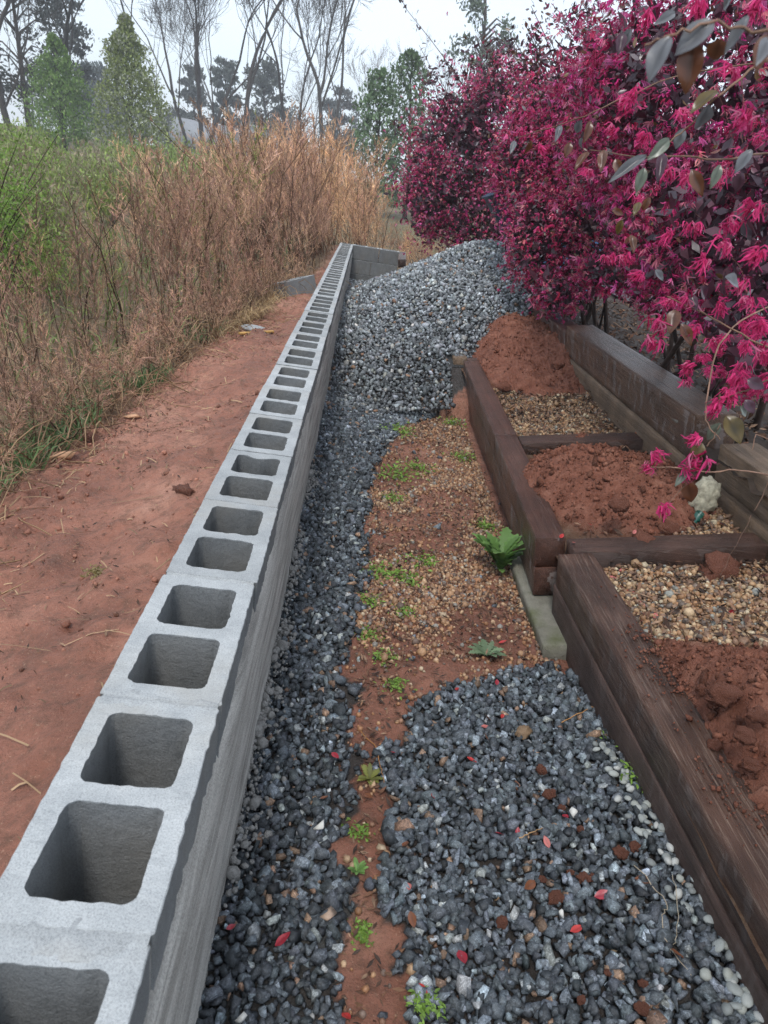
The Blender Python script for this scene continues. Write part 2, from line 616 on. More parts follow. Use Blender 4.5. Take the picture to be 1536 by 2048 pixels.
def clay_slope():
    xs = np.linspace(-2.6, -WX + 0.004, 120); ys = np.concatenate([np.arange(-0.7, 4.5, 0.015), np.arange(4.5, 13, 0.035)])
    X, Y = np.meshgrid(xs, ys)
    Z = h_clay(X, Y) + 0.006 * fbm(X * 38, Y * 38, 6.0, 2)
    V, F = grid_mesh(X, Y, Z)
    g = sstep(0.05, -0.25, V[:, 0] - clay_edge(V[:, 1]))[:, None]
    C = np.ones((len(V), 3)) * (1 - g) + np.array([0.5, 0.75, 0.62]) * g
    build('clay_slope', V, F, MAT['clay'], None, C, True, kind='structure')
clay_slope()


# -- the path between wall and timbers, with the gravel pile's shape above it
PILE = (1.62, 7.75)


def h_path(x, y):
    z = FLOOR + 0.012 * fbm(x * 3, y * 2.2, 3.0, 3) + 0.006 * fbm(x * 17, y * 17, 2.0, 2)
    return z + 0.03 * sstep(0.75, 1.15, x) * sstep(3.5, 1.0, y) + 0.10 * sstep(0.65, 1.2, x) * sstep(1.6, 0.45, y)


def h_gravel(x, y):
    dx, dy = x - PILE[0], (y - PILE[1]) / 1.9
    r = np.sqrt(dx * dx + dy * dy + 0.05)
    cone = 0.60 - 0.62 * r + 0.035 * fbm(x * 2.3, y * 1.7, 8.0, 2)
    base = h_path(x, y) + 0.018 + 0.13 * sstep(6, 10, y)
    return np.maximum(base, cone)


STRIP_R = ([-0.6, 0.31, 0.51, 0.86, 1.26, 1.69, 2.2, 2.87, 3.68, 4.25, 4.6, 5.0],
           [0.42, 0.41, 0.39, 0.37, 0.37, 0.39, 0.41, 0.44, 0.52, 0.68, 0.95, 1.3])
PATCH = [(0.50, -0.6), (0.49, 0.31), (0.465, 0.58), (0.48, 0.96), (0.53, 1.22), (0.70, 1.37), (0.89, 1.49), (1.06, 1.52), (1.14, 1.39), (1.2, 1.16), (1.3, 0.9), (1.4, -0.6)]


def gravel_mask(x, y):
    n = 0.05 * fbm(x * 7, y * 7, 5.0, 2) + 0.02 * fbm(x * 31, y * 31, 2.0, 1)
    strip = (x < np.interp(y, *STRIP_R) + n)
    patch = in_poly(x + n, y + n, PATCH)
    return strip, patch


def path_ground():
    xs = np.linspace(WX - 0.01, 1.5, 100); ys = np.concatenate([np.arange(-0.4, 4, 0.0135), np.arange(4, 11.3, 0.05)])
    X, Y = np.meshgrid(xs, ys)
    Z = np.where(Y > 4.6, h_gravel(X, Y) - 0.03, h_path(X, Y))
    V, F = grid_mesh(X, Y, Z + 0.003 * fbm(X * 60, Y * 60, 1.0, 2))
    s, p = gravel_mask(V[:, 0], V[:, 1])
    g = (s | p)[:, None].astype(float)
    C = (1 - g) * np.array([0.78, 0.76, 0.74]) + g * np.array([0.16, 0.30, 0.40])
    build('path', V, F, MAT['clay'], None, C, True, kind='structure')
path_ground()


# -- bed soil inside the timber frame (in the leaning bed frame)
def bed_c(a, y):
    base = -0.075 + 0.008 * fbm(a * 6, y * 6, 1.0, 3)
    lumps = 0.7 * np.abs(fbm(a * 8, y * 8, 7.0, 5)) + 0.55 * np.abs(fbm(a * 34, y * 34, 4.0, 3))
    n = fbm(a * 3.2, y * 3.2, 2.0, 3)
    m2 = 0.165 * np.exp(-(((a - 0.46) / 0.37) ** 2 + ((y - 2.50) / 0.47) ** 2) ** 2)
    m1 = 0.24 * sstep(3.75, 5.2, y) * sstep(0.06, 0.5, a)
    m3 = 0.165 * sstep(1.42, 0.80, y + 0.25 * (a - 0.4)) * sstep(0.12, 0.30, a)
    m4 = 0.05 * np.exp(-((y - 3.14) / 0.06) ** 2) * sstep(0.2, 0.35, a)
    mound = m1 + m2 + m3 + m4
    w = sstep(0.012, 0.05, mound)
    return base + mound * (1 + 0.25 * n) + w * (0.038 * lumps - 0.012), w


def bed_soil():
    a = np.linspace(0.08, 0.98, 108); y = np.concatenate([np.arange(-0.2, 3.3, 0.009), np.arange(3.3, 6.8, 0.02)])
    A, Y = np.meshgrid(a, y)
    Cc, w = bed_c(A, Y)
    P = tf(A, Y, Cc)
    V, F = grid_mesh(P[..., 0], P[..., 1], P[..., 2])
    w = w.ravel()[:, None]
    C = w * np.array([1., 1, 1]) + (1 - w) * np.array([0.55, 0.8, 0.8])
    build('bed_soil', V, F, MAT['soil'], None, C, True, kind='structure')
bed_soil()


# -- mulched ground behind the back timbers and the asphalt lot beyond
def mulch_ground():
    X, Y = np.meshgrid(np.linspace(1.84, 3.7, 50), np.linspace(-0.5, 12.5, 260))
    Z = -0.02 + 0.03 * fbm(X * 3, Y * 3, 1.0, 4) + 0.02 * fbm(X * 14, Y * 14, 2.0, 2)
    V, F = grid_mesh(X, Y, Z)
    C = np.ones((len(V), 3)) * np.array([0.045, 0.032, 0.024])
    build('mulch_ground', V, F, MAT['mulch'], None, C, True, kind='structure')
    X, Y = np.meshgrid(np.linspace(3.5, 16, 30), np.linspace(-3, 24, 40))
    V, F = grid_mesh(X, Y, 0.0 * X + 0.03)
    m = NT('asphalt')
    c = m.ramp(m.noise(90, 4, 0.7), (0.3, (0.030, 0.031, 0.034)), (0.7, (0.065, 0.066, 0.07)))
    build('asphalt_lot', V, F, m.finish(c, 0.7, m.noise(150, 3), 0.5, 0.01), kind='structure')
    white = m_plain('white_road_paint', (0.62, 0.62, 0.60), 0.7, 20)
    for k, (y0, y1) in enumerate([(8.2, 8.3)]):
        V = np.array([[3.75, y0, 0.035], [8, y0 + 0.4, 0.035], [8, y1 + 0.4, 0.035], [3.75, y1, 0.035]])
        build('parking_line', V, np.array([[0, 1, 2, 3]]), white, bpy.data.objects['asphalt_lot'])
mulch_ground()

# ================================================================== THE BLOCK WALL
def loop_rect(x0, x1, y0, y1, r, step, jit, seed):
    g = np.random.default_rng(seed)
    pts = []
    for cx, cy, a0 in ((x1 - r, y0 + r, -90), (x1 - r, y1 - r, 0), (x0 + r, y1 - r, 90), (x0 + r, y0 + r, 180)):
        k = 5 if r > 0.008 else 2
        for j in range(k + 1):
            a = math.radians(a0 + 90 * j / k)
            pts.append((cx + r * math.cos(a), cy + r * math.sin(a)))
    out = []
    for i in range(len(pts)):
        p, q = np.array(pts[i]), np.array(pts[(i + 1) % len(pts)])
        n = max(1, int(np.linalg.norm(q - p) / step))
        for j in range(n): out.append(p + (q - p) * j / n)
    out = np.array(out)
    c = out.mean(0)
    for k in range(4 if r > 0.01 else 2):
        q = out[g.integers(0, len(out))]
        w = np.exp(-np.sum((out - q) ** 2, 1) / (2 * g.uniform(0.003, 0.007) ** 2)) * g.uniform(0.0008, 0.0024)
        sgn = 1.0 if r > 0.01 else -1.0
        d = out - c; d /= np.linalg.norm(d, axis=1)[:, None]
        out = out + sgn * d * w[:, None]
    return out + g.normal(0, jit, out.shape)


def block_mesh(name, seed, length=0.3955, notch=False):
    g = np.random.default_rng(seed)
    hx, hy, H = WX, length / 2, 0.194
    two = length > 0.3
    outer = loop_rect(-hx, hx, -hy, hy, 0.0035, 0.012, 0.0006, seed)
    sh, wb = 0.031, 0.034
    cl = (length - 2 * 0.033 - (wb if two else 0)) / (2 if two else 1)
    holes = []
    y = -hy + 0.033
    for k in range(2 if two else 1):
        h = loop_rect(-hx + sh, hx - sh, y, y + cl, 0.017, 0.010, 0.0006, seed * 7 + k)
        if notch and k == 1:
            m = (h[:, 1] > y + cl - 0.012)
            h[m, 1] -= 0.020 * np.exp(-((h[m, 0] - 0.0) / 0.028) ** 2)
        holes.append(h)
        y += cl + wb
    bm = bmesh.new()
    edges, rings = [], []
    for loop, flare in [(outer, 0)] + [(h, 1) for h in holes]:
        c = loop.mean(0)
        top = [bm.verts.new((p[0], p[1], float(g.normal(0, 0.0005)))) for p in loop]
        n = len(top)
        for i in range(n): edges.append(bm.edges.new((top[i], top[(i + 1) % n])))
        prev = top
        levels = (-0.0025, -0.05, -H) if not flare else (-0.003, -0.07, -H)
        for lz in levels:
            if flare:
                s = 1 + (0.012 if lz > -0.01 else (-0.02 * lz / -H))
                q = c + (loop - c) * (s if lz > -0.01 else 1 - 0.06 * (lz / -H))
            else:
                q = loop * 1.0
                q = q + np.sign(q) * 0.0012
            cur = [bm.verts.new((p[0], p[1], lz)) for p in q]
            for i in range(n):
                j = (i + 1) % n
                bm.faces.new((prev[i], prev[j], cur[j], cur[i]) if flare else (prev[i], cur[i], cur[j], prev[j]))
            prev = cur
        rings.append(prev)
    r = bmesh.ops.triangle_fill(bm, edges=edges, use_beauty=True, normal=(0, 0, 1))
    bmesh.ops.recalc_face_normals(bm, faces=bm.faces)
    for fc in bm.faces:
        fc.material_index = 0 if fc.calc_center_median().z > -0.004 else 1  # below the top face: darker concrete, shade put into the colour
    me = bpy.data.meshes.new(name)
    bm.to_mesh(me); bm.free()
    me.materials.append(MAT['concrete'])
    me.materials.append(MAT['shaded'])
    return me


BLOCKS = [block_mesh('concrete_block', s) for s in (3, 5, 8, 31, 37, 41, 43)]
BLOCK_NOTCH = block_mesh('concrete_block', 21, notch=True)
HALF = block_mesh('concrete_half_block', 13, 0.194)


def joint_mesh(seed, width=0.0105, H=0.2032, w=WX - 0.003):
    n = 26
    x = np.linspace(-w, w, n)
    g = np.random.default_rng(seed)
    V, F = [], []
    for z, top in ((0, 1), (-H, 0)):
        for s in (-1, 1):
            zz = np.full(n, z) + (g.normal(0, 0.0022, n) - 0.0105 if top else 0)
            V.append(np.stack([x, np.full(n, s * width / 2), zz], 1))
    V = np.concatenate(V)
    i = np.arange(n - 1)
    F = np.concatenate([np.stack([i, i + 1, i + 1 + n, i + n], 1), np.stack([i, i + 2 * n, i + 1 + 2 * n, i + 1], 1),
                        np.stack([i + n, i + n + 1, i + 1 + 3 * n, i + 3 * n], 1)])
    F = np.concatenate([F, [[0, n, 3 * n, 2 * n]], [[n - 1, 3 * n - 1, 4 * n - 1, 2 * n - 1]]])
    return make_mesh('mortar_joint', V, F, MAT['mortar'])


JOINTS = [joint_mesh(s) for s in (1, 2, 3)]


def block_wall():
    root = empty('block_wall', (0, 5.3, FLOOR), label='long low wall of hollow grey concrete blocks beside the gravel path', category='wall')
    y_end = 27.5 * LB
    for course in range(3):
        z = -course * 0.2032
        off = 0.5 * (course % 2)
        for n in range(-3, 28):
            yc = (n + 0.5 + off) * LB
            if yc + LB / 2 > y_end + 0.01: continue
            j = random.Random(n * 31 + course)
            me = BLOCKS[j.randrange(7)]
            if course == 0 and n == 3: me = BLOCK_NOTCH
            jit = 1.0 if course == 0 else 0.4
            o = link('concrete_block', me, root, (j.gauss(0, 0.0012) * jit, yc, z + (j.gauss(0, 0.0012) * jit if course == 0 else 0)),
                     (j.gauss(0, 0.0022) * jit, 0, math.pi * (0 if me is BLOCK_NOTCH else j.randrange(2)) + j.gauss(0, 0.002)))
            link('mortar_joint', JOINTS[j.randrange(3)], root, (0, yc - LB / 2, z))
    link('concrete_block', HALF, root, (0, y_end - 0.105, 0))
    link('mortar_joint', JOINTS[0], root, (0, y_end - 0.21, 0))
    # bed joints under the first two courses
    for course in (1, 2):
        z = -course * 0.2032 + 0.0046
        soup = Soup()
        for s in (-1, 1):
            x0, x1 = sorted((s * (WX - 0.030), s * (WX - 0.002)))
            V = np.array([[x, y, zz] for zz in (z - 0.005, z + 0.005) for y in (-1.1, y_end) for x in (x0, x1)])
            soup.add(V, np.array([[0, 1, 3, 2], [4, 6, 7, 5], [0, 4, 5, 1], [2, 3, 7, 6], [0, 2, 6, 4], [1, 5, 7, 3]]))
        soup.build('bed_joint', MAT['mortar'], root)
    # the smeared coat over the lower part of the path side
    ys = np.arange(-0.75, y_end - 0.02, 0.02)
    top = -0.085 - 0.035 * fbm(ys * 1.1, 0 * ys, 3.0, 3) - 0.02 * fbm(ys * 6, 0 * ys, 9.0, 2)
    top = np.clip(top, -0.17, -0.03)
    rows = 26
    t = np.linspace(0, 1, rows)[:, None]
    Z = top[None] * (1 - t) + (FLOOR - 0.08) * t
    Yg = np.repeat(ys[None], rows, 0)
    X = WX + 0.0032 + 0.007 * sstep(0, 0.12, t) + 0.0035 * fbm(Yg * 2.5, Z * 16, 2.0, 3) * sstep(0, 0.1, t)
    X = X + 0.012 * sstep(0.8, 1.0, t)
    X[0] = WX - 0.003
    V, F = grid_mesh(X, Yg, Z)
    build('smeared_mortar_coat', V, F, MAT['parge'], root, None, True)
    # smears of mortar over three of the near joints
    for k, (yc, sy, sd) in enumerate([(0.0, 0.048, 4), (LB, 0.024, 6), (2 * LB, 0.012, 9)]):
        x = np.linspace(-WX + 0.004, WX - 0.004, 60); yy = np.linspace(-1, 1, 17)
        Xg, Tg = np.meshgrid(x, yy)
        wdt = sy * (0.75 + 0.5 * vnoise(Xg * 18, 0 * Xg + sd, 1.0))
        Yg2 = yc + Tg * np.clip(wdt, 0.006, 0.032 if k else 0.06)
        Zg = 0.0022 * (1 - Tg ** 2) + 0.0014 * fbm(Xg * 60, Yg2 * 60, sd * 1.0, 3) - 0.0012 * np.abs(Tg) ** 3
        Zg = np.where(np.abs(Tg) > 0.99, -0.004, Zg) - 0.004 * np.exp(-((Tg * sy) / 0.004) ** 2) * (k > 0)
        inner = np.abs(Xg) < WX - 0.035
        Yg2 = np.where(inner, yc + np.clip(Yg2 - yc, -0.032, 0.030), Yg2)
        V, F = grid_mesh(Xg, Yg2, Zg)
        build('mortar_smear', V, F, MAT['concrete'], root, None, True)
    # rubble lying in the cores
    soup = Soup()
    n = 900
    pos = np.stack([rng.uniform(-0.07, 0.07, n), rng.uniform(-0.8, 5, n), rng.uniform(-0.40, -0.33, n)], 1)
    soup.scatter(STONES, rng.integers(0, len(STONES), n), pos, rand_rot(n), rng.uniform(0.008, 0.02, n), np.repeat([[0.10, 0.09, 0.08]], n, 0) * rng.uniform(0.5, 1.6, (n, 1)))
    soup.build('core_rubble', MAT['pea'], root, kind='stuff')


def stone_protos(n, pts=11, flat=(0.85, 1.08, 0.70)):
    out = []
    for k in range(n):
        p = np.array([[a, b, c] for a in (-1, 1) for b in (-1, 1) for c in (-1, 1)], float)
        p = p[rng.permutation(8)[:7 + (k % 2)]] * rng.uniform(0.35, 1.0, (7 + (k % 2), 3))
        q = rng.normal(size=(pts - 6, 3)); q /= np.linalg.norm(q, axis=1)[:, None]
        p = np.concatenate([p * 0.86, q * 0.95]) * np.array(flat) * rng.uniform(0.62, 1.28, 3)
        out.append(hull(p))
    return out


def stone_protos_fine(n):
    """Angular stones with chipped corners."""
    out = []
    for k in range(n):
        p = rng.normal(size=(16, 3)); p /= np.abs(p).max(1)[:, None] ** 0.6 * np.linalg.norm(p, axis=1)[:, None] ** 0.4
        p *= rng.uniform(0.7, 1.0, (16, 1)) * np.array([0.8, 1.0, 0.62]) * rng.uniform(0.8, 1.25, 3)
        out.append(hull(p))
    return out


STONES = stone_protos(16, 7)
STONES_FINE = stone_protos(40, 8, (0.95, 1.2, 0.80))
_m = NT('mortar_smear')
_c = _m.ramp(_m.noise(26, 5, 0.7), (0.3, (0.33, 0.325, 0.31)), (0.7, (0.43, 0.425, 0.405)))
_c = _m.mix(1.0, _c, _m.ramp(_m.noise(380, 2, 0.7), (0.36, 0.65), (0.52, 1.05)), 'MULTIPLY')
MAT['smear'] = _m.finish(_c, 0.95, _m.math('ADD', _m.noise(240, 4, 0.7), _m.noise(60, 3)), 0.9, 0.005, 0.2)
block_wall()


def return_wall():
    yb = 27.5 * LB - 0.02
    root = empty('block_wall', (0.46, yb, FLOOR), label='short grey block wall closing the far end of the path', category='wall')
    for course in range(3):
        z = 0.006 - course * 0.2032
        x = WX + 0.002 + (0.10 if course % 2 else 0.0)
        lens = [0.397, 0.30] if course % 2 == 0 else [0.297, 0.397]
        x = WX + 0.003
        for L in lens:
            me = BLOCKS[course % 3] if L > 0.39 else CUT
            o = link('concrete_block', me, root, (x + L / 2, yb - WX, z), (0, 0, math.pi / 2))
            x += L + 0.008


CUT = block_mesh('cut_concrete_block', 17, 0.297)
return_wall()


def loose_concrete():
    loose = block_mesh('concrete_block', 33)
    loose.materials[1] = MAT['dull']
    p = np.array([-0.36, 6.75]); z = -0.035 + float(h_clay(p[0], p[1]))
    o = link('concrete_block', loose, None, (p[0] - 0.03, p[1] + 0.1, z + 0.185), (math.radians(10), math.radians(-16), math.radians(-40)),
             label='loose hollow concrete block tipped over at the weed edge left of the wall', category='concrete block')
    V, F = lump(3, 0.10, 2.2, 5.0)
    V = V * np.array([0.10, 0.075, 0.022])
    V[:, 2] = np.clip(V[:, 2], -0.02, 0.012)
    x, y = -0.50, 5.05
    o = build('concrete_slab', V, F, MAT['concrete'], label='flat broken piece of grey concrete on the clay by the straw', category='concrete slab')
    o.location = (x, y, float(h_clay(x, y)) + 0.018)
    o.rotation_euler = (0.08, 0.05, 0.5)
    # concrete blocks that carry the timber ends
    for nm, lab, a0, a1, y0, y1, c0, c1 in (
            ('footing_block', 'mossy concrete footing block under the near end of the middle timbers', -0.030, 0.085, 1.58, 2.30, -0.375, -0.256),
            ('footing_block', 'pale concrete footing block under the far timber stack beside the gravel pile', 0.020, 0.120, 4.66, 5.30, -0.375, -0.262)):
        m = rounded_box(a0, a1, y0, y1, c0, c1, 0.006, 0.02, 0.0016)
        P = tf(m[0][:, 0], m[0][:, 1], m[0][:, 2])
        build(nm, P, m[1], MAT['footing'], None, None, False, label=lab, category='concrete block')


def rounded_box(x0, x1, y0, y1, z0, z1, r, step, jit):
    """Box with chamfered long edges, cut along y so it can be uneven."""
    prof = np.array([(x0 + r, z0), (x1 - r, z0), (x1, z0 + r), (x1, z1 - r), (x1 - r, z1), (x0 + r, z1), (x0, z1 - r), (x0, z0 + r)])
    # refine the profile
    pp = []
    for i in range(8):
        p, q = prof[i], prof[(i + 1) % 8]
        n = max(1, int(np.linalg.norm(q - p) / 0.025))
        for j in range(n): pp.append(p + (q - p) * j / n)
    pp = np.array(pp); m = len(pp)
    ys = np.concatenate([[y0, y0 + r], np.arange(y0 + r + step, y1 - r - step / 2, step), [y1 - r, y1]])
    c = pp.mean(0)
    V = []
    for k, y in enumerate(ys):
        s = 1.0 if 0 < k < len(ys) - 1 else 1 - r / 0.1
        q = c + (pp - c) * s
        V.append(np.stack([q[:, 0], np.full(m, y), q[:, 1]], 1))
    V = np.concatenate(V)
    V[:, 0] += jit * fbm(V[:, 0] * 30, V[:, 1] * 3, V[:, 2] * 30, 3)
    V[:, 2] += jit * fbm(V[:, 0] * 30 + 9, V[:, 1] * 3, V[:, 2] * 30, 3)
    V[:, 1] += jit * 1.5 * vnoise(V[:, 0] * 60, V[:, 1] * 9, V[:, 2] * 60)
    i = np.arange(len(ys) - 1)[:, None] * m; s = np.arange(m)[None]
    F = np.stack([i + s, i + m + s, i + m + (s + 1) % m, i + (s + 1) % m], 2).reshape(-1, 4)
    e = len(V)
    V = np.concatenate([V, [[c[0], y0, c[1]], [c[0], y1, c[1]]]])
    s = np.arange(m); L = (len(ys) - 1) * m
    caps = np.concatenate([np.stack([s, (s + 1) % m, np.full(m, e)], 1), np.stack([L + (s + 1) % m, L + s, np.full(m, e + 1)], 1)])
    return V, [F, caps]


_m = NT('footing_concrete')
_c = _m.ramp(_m.noise(12, 5, 0.65), (0.3, (0.17, 0.16, 0.125)), (0.7, (0.29, 0.275, 0.225)))
_c = _m.mix(_m.ramp(_m.noise(7, 4), (0.5, 0.0), (0.7, 0.8)), _c, (0.10, 0.115, 0.04))
MAT['footing'] = _m.finish(_c, 0.93, _m.math('ADD', _m.noise(240, 3, 0.7), _m.noise(50, 3)), 0.8, 0.006, 0.2)
loose_concrete()


# ================================================================== THE TIMBER BEDS
def timber(root, a0, a1, y0, y1, c0, c1, mat, skew=0.0, name='timber', lab=None, r=0.003):
    """A squared timber along y in the leaning bed frame; skew shifts the far end sideways."""
    V, F = rounded_box(a0, a1, y0, y1, c0, c1, r, 0.04, 0.0012)
    a = V[:, 0] + skew * (V[:, 1] - y0) / (y1 - y0)
    P = tf(a, V[:, 1], V[:, 2])
    return build(name, P, F, MAT[mat], root, None, False, label=lab)


def cross_timber(a0, a1, y0, y1, c0, c1, lab):
    V, F = rounded_box(y0, y1, a0, a1, c0, c1, 0.005, 0.05, 0.002)
    P = tf(V[:, 1], V[:, 0], V[:, 2])
    F = [f[:, ::-1] for f in F]
    return build('cross_timber', P, F, MAT['wood_x'], None, None, False, label=lab, category='timber')


def timber_beds():
    root = empty('timber_edging', tf(0.06, 0.8, -0.36), label='near weathered brown timber edging beside the dark gravel patch', category='timber edging')
    timber(root, 0.110, 0.238, -0.55, 1.785, -0.128, 0.0, 'wood_old', -0.057, lab='greyed top timber with soil spilled on it')
    timber(root, 0.106, 0.232, -0.55, 1.80, -0.36, -0.131, 'wood_matt', -0.057)
    root = empty('timber_edging', tf(0.06, 3.4, -0.36), label='middle dark brown timber edging between the weedy path and the soil beds', category='timber edging')
    timber(root, 0.0, 0.116, 1.92, 3.185, -0.124, 0.0, 'wood', 0.045)
    timber(root, 0.045, 0.163, 3.19, 5.02, -0.124, 0.0, 'wood', 0.047)
    timber(root, 0.002, 0.112, 1.915, 3.6, -0.250, -0.127, 'wood', 0.060)
    timber(root, 0.062, 0.165, 3.604, 5.02, -0.262, -0.127, 'wood', 0.034)
    timber(root, 0.050, 0.150, 2.35, 4.9, -0.375, -0.265, 'wood', 0.05)
    root = empty('timber_edging', tf(0.06, 5.8, -0.36), label='far timber stack running into the side of the gravel pile', category='timber edging')
    timber(root, 0.026, 0.135, 5.14, 7.1, -0.10, 0.0, 'wood_pale', 0.0)
    timber(root, 0.022, 0.130, 5.16, 7.1, -0.26, -0.103, 'wood', 0.0)
    cross_timber(0.118, 0.835, 1.80, 1.914, -0.13, -0.002, 'dark cross timber dividing the pea gravel bed from the nearest soil heap')
    cross_timber(0.166, 0.800, 3.035, 3.17, -0.115, -0.004, 'dark cross timber half buried in soil between the two rear beds')
    cross_timber(0.128, 0.34, 5.025, 5.125, -0.12, -0.001, 'short stub of cross timber at the foot of the gravel pile')
    root = empty('timber_retaining_wall', tf(0.9, 4, -0.2), label='tall brown timber retaining wall below the flowering bushes', category='retaining wall')
    timber(root, 0.812, 1.005, 2.50, 4.80, 0.080, 0.285, 'wood_back', 0.0, r=0.005, lab='wet top timber with pale dried streaks')
    timber(root, 0.800, 0.995, 2.48, 4.80, -0.16, 0.076, 'wood_pale', 0.0, r=0.006)
    timber(root, 0.812, 0.960, 4.81, 6.6, 0.060, 0.245, 'wood', 0.03)
    timber(root, 0.800, 0.960, 4.81, 6.6, -0.16, 0.057, 'wood_pale', 0.03)
    root = empty('timber_retaining_wall', tf(1.0, 1.6, -0.2), label='stained timber retaining wall at the right edge behind the pea gravel', category='retaining wall')
    timber(root, 0.90, 1.06, -0.5, 2.36, 0.03, 0.20, 'wood_pale', -0.03)
    timber(root, 0.865, 1.06, -0.5, 2.40, -0.16, 0.027, 'wood_pale', -0.02)
    # timbers past the pile, at the short block wall
    root = empty('timber_edging', (0.9, 10.6, -0.5), label='short weathered timbers meeting the far block wall beside the soil', category='timber edging')
    timber(root, -0.23, -0.12, 10.0, 11.3, 0.22, 0.33, 'wood_old', 0.06)
    timber(root, -0.20, -0.09, 8.8, 9.98, 0.10, 0.21, 'wood_old', 0.05)
    timber(root, -0.20, -0.09, 8.8, 11.2, -0.16, 0.095, 'wood', 0.06)


MAT['wood_back'] = m_wood('wet_back_timber', (0.045, 0.023, 0.013), (0.120, 0.066, 0.040), (0.20, 0.135, 0.09), 0.3, 0.6, 0.32)
timber_beds()


# ================================================================== GRAVEL
def stone_colors(n, light, y=None):
    base = np.array([0.066, 0.074, 0.082])
    k = rng.lognormal(0, 0.54, (n, 1))
    c = base * k * light
    tint = np.array([0.97, 1.0, 1.02]) + rng.normal(0, 0.018, (n, 3))
    pale = rng.random(n) < 0.045
    c[pale] = np.array([0.30, 0.31, 0.30]) * rng.uniform(0.6, 1.35, (pale.sum(), 1))
    brown = rng.random(n) < 0.03
    c[brown] = np.array([0.24, 0.15, 0.10]) * rng.uniform(0.5, 1.3, (brown.sum(), 1))
    return np.clip(c * tint, 0.008, 0.75)


def jitter_grid(x0, x1, y0, y1, s):
    X, Y = np.meshgrid(np.arange(x0, x1, s), np.arange(y0, y1, s))
    return (X + rng.uniform(-0.5, 0.5, X.shape) * s).ravel(), (Y + rng.uniform(-0.5, 0.5, Y.shape) * s).ravel()


def scatter_stones(name, x, y, z, size, protos, lab, light=1.0, lift=0.25, cat='gravel', under=True, tint=(1, 1, 1)):
    if under:
        s2 = 0.55 * size
        hf = rng.random(len(x)) < 0.6
        z = np.concatenate([z, z[hf] - 0.3 * size]); x = np.concatenate([x, x[hf] + rng.uniform(-s2, s2, hf.sum())]); y = np.concatenate([y, y[hf] + rng.uniform(-s2, s2, hf.sum())])
    n = len(x)
    r = size * 0.5 * np.exp(np.clip(rng.normal(0, 0.30, n), -0.7, 0.55))
    pos = np.stack([x, y, z + r * rng.uniform(-0.35, lift + 0.35, n)], 1)
    s = Soup()
    lightv = light(x, y)[:, None] if callable(light) else light
    s.scatter(protos, rng.integers(0, len(protos), n), pos, rand_rot(n), r[:, None] * rng.uniform(0.85, 1.2, (n, 3)), stone_colors(n, lightv) * np.array(tint))
    return s.build(name, MAT['stone'], None, False, label=lab, category=cat, kind='stuff')


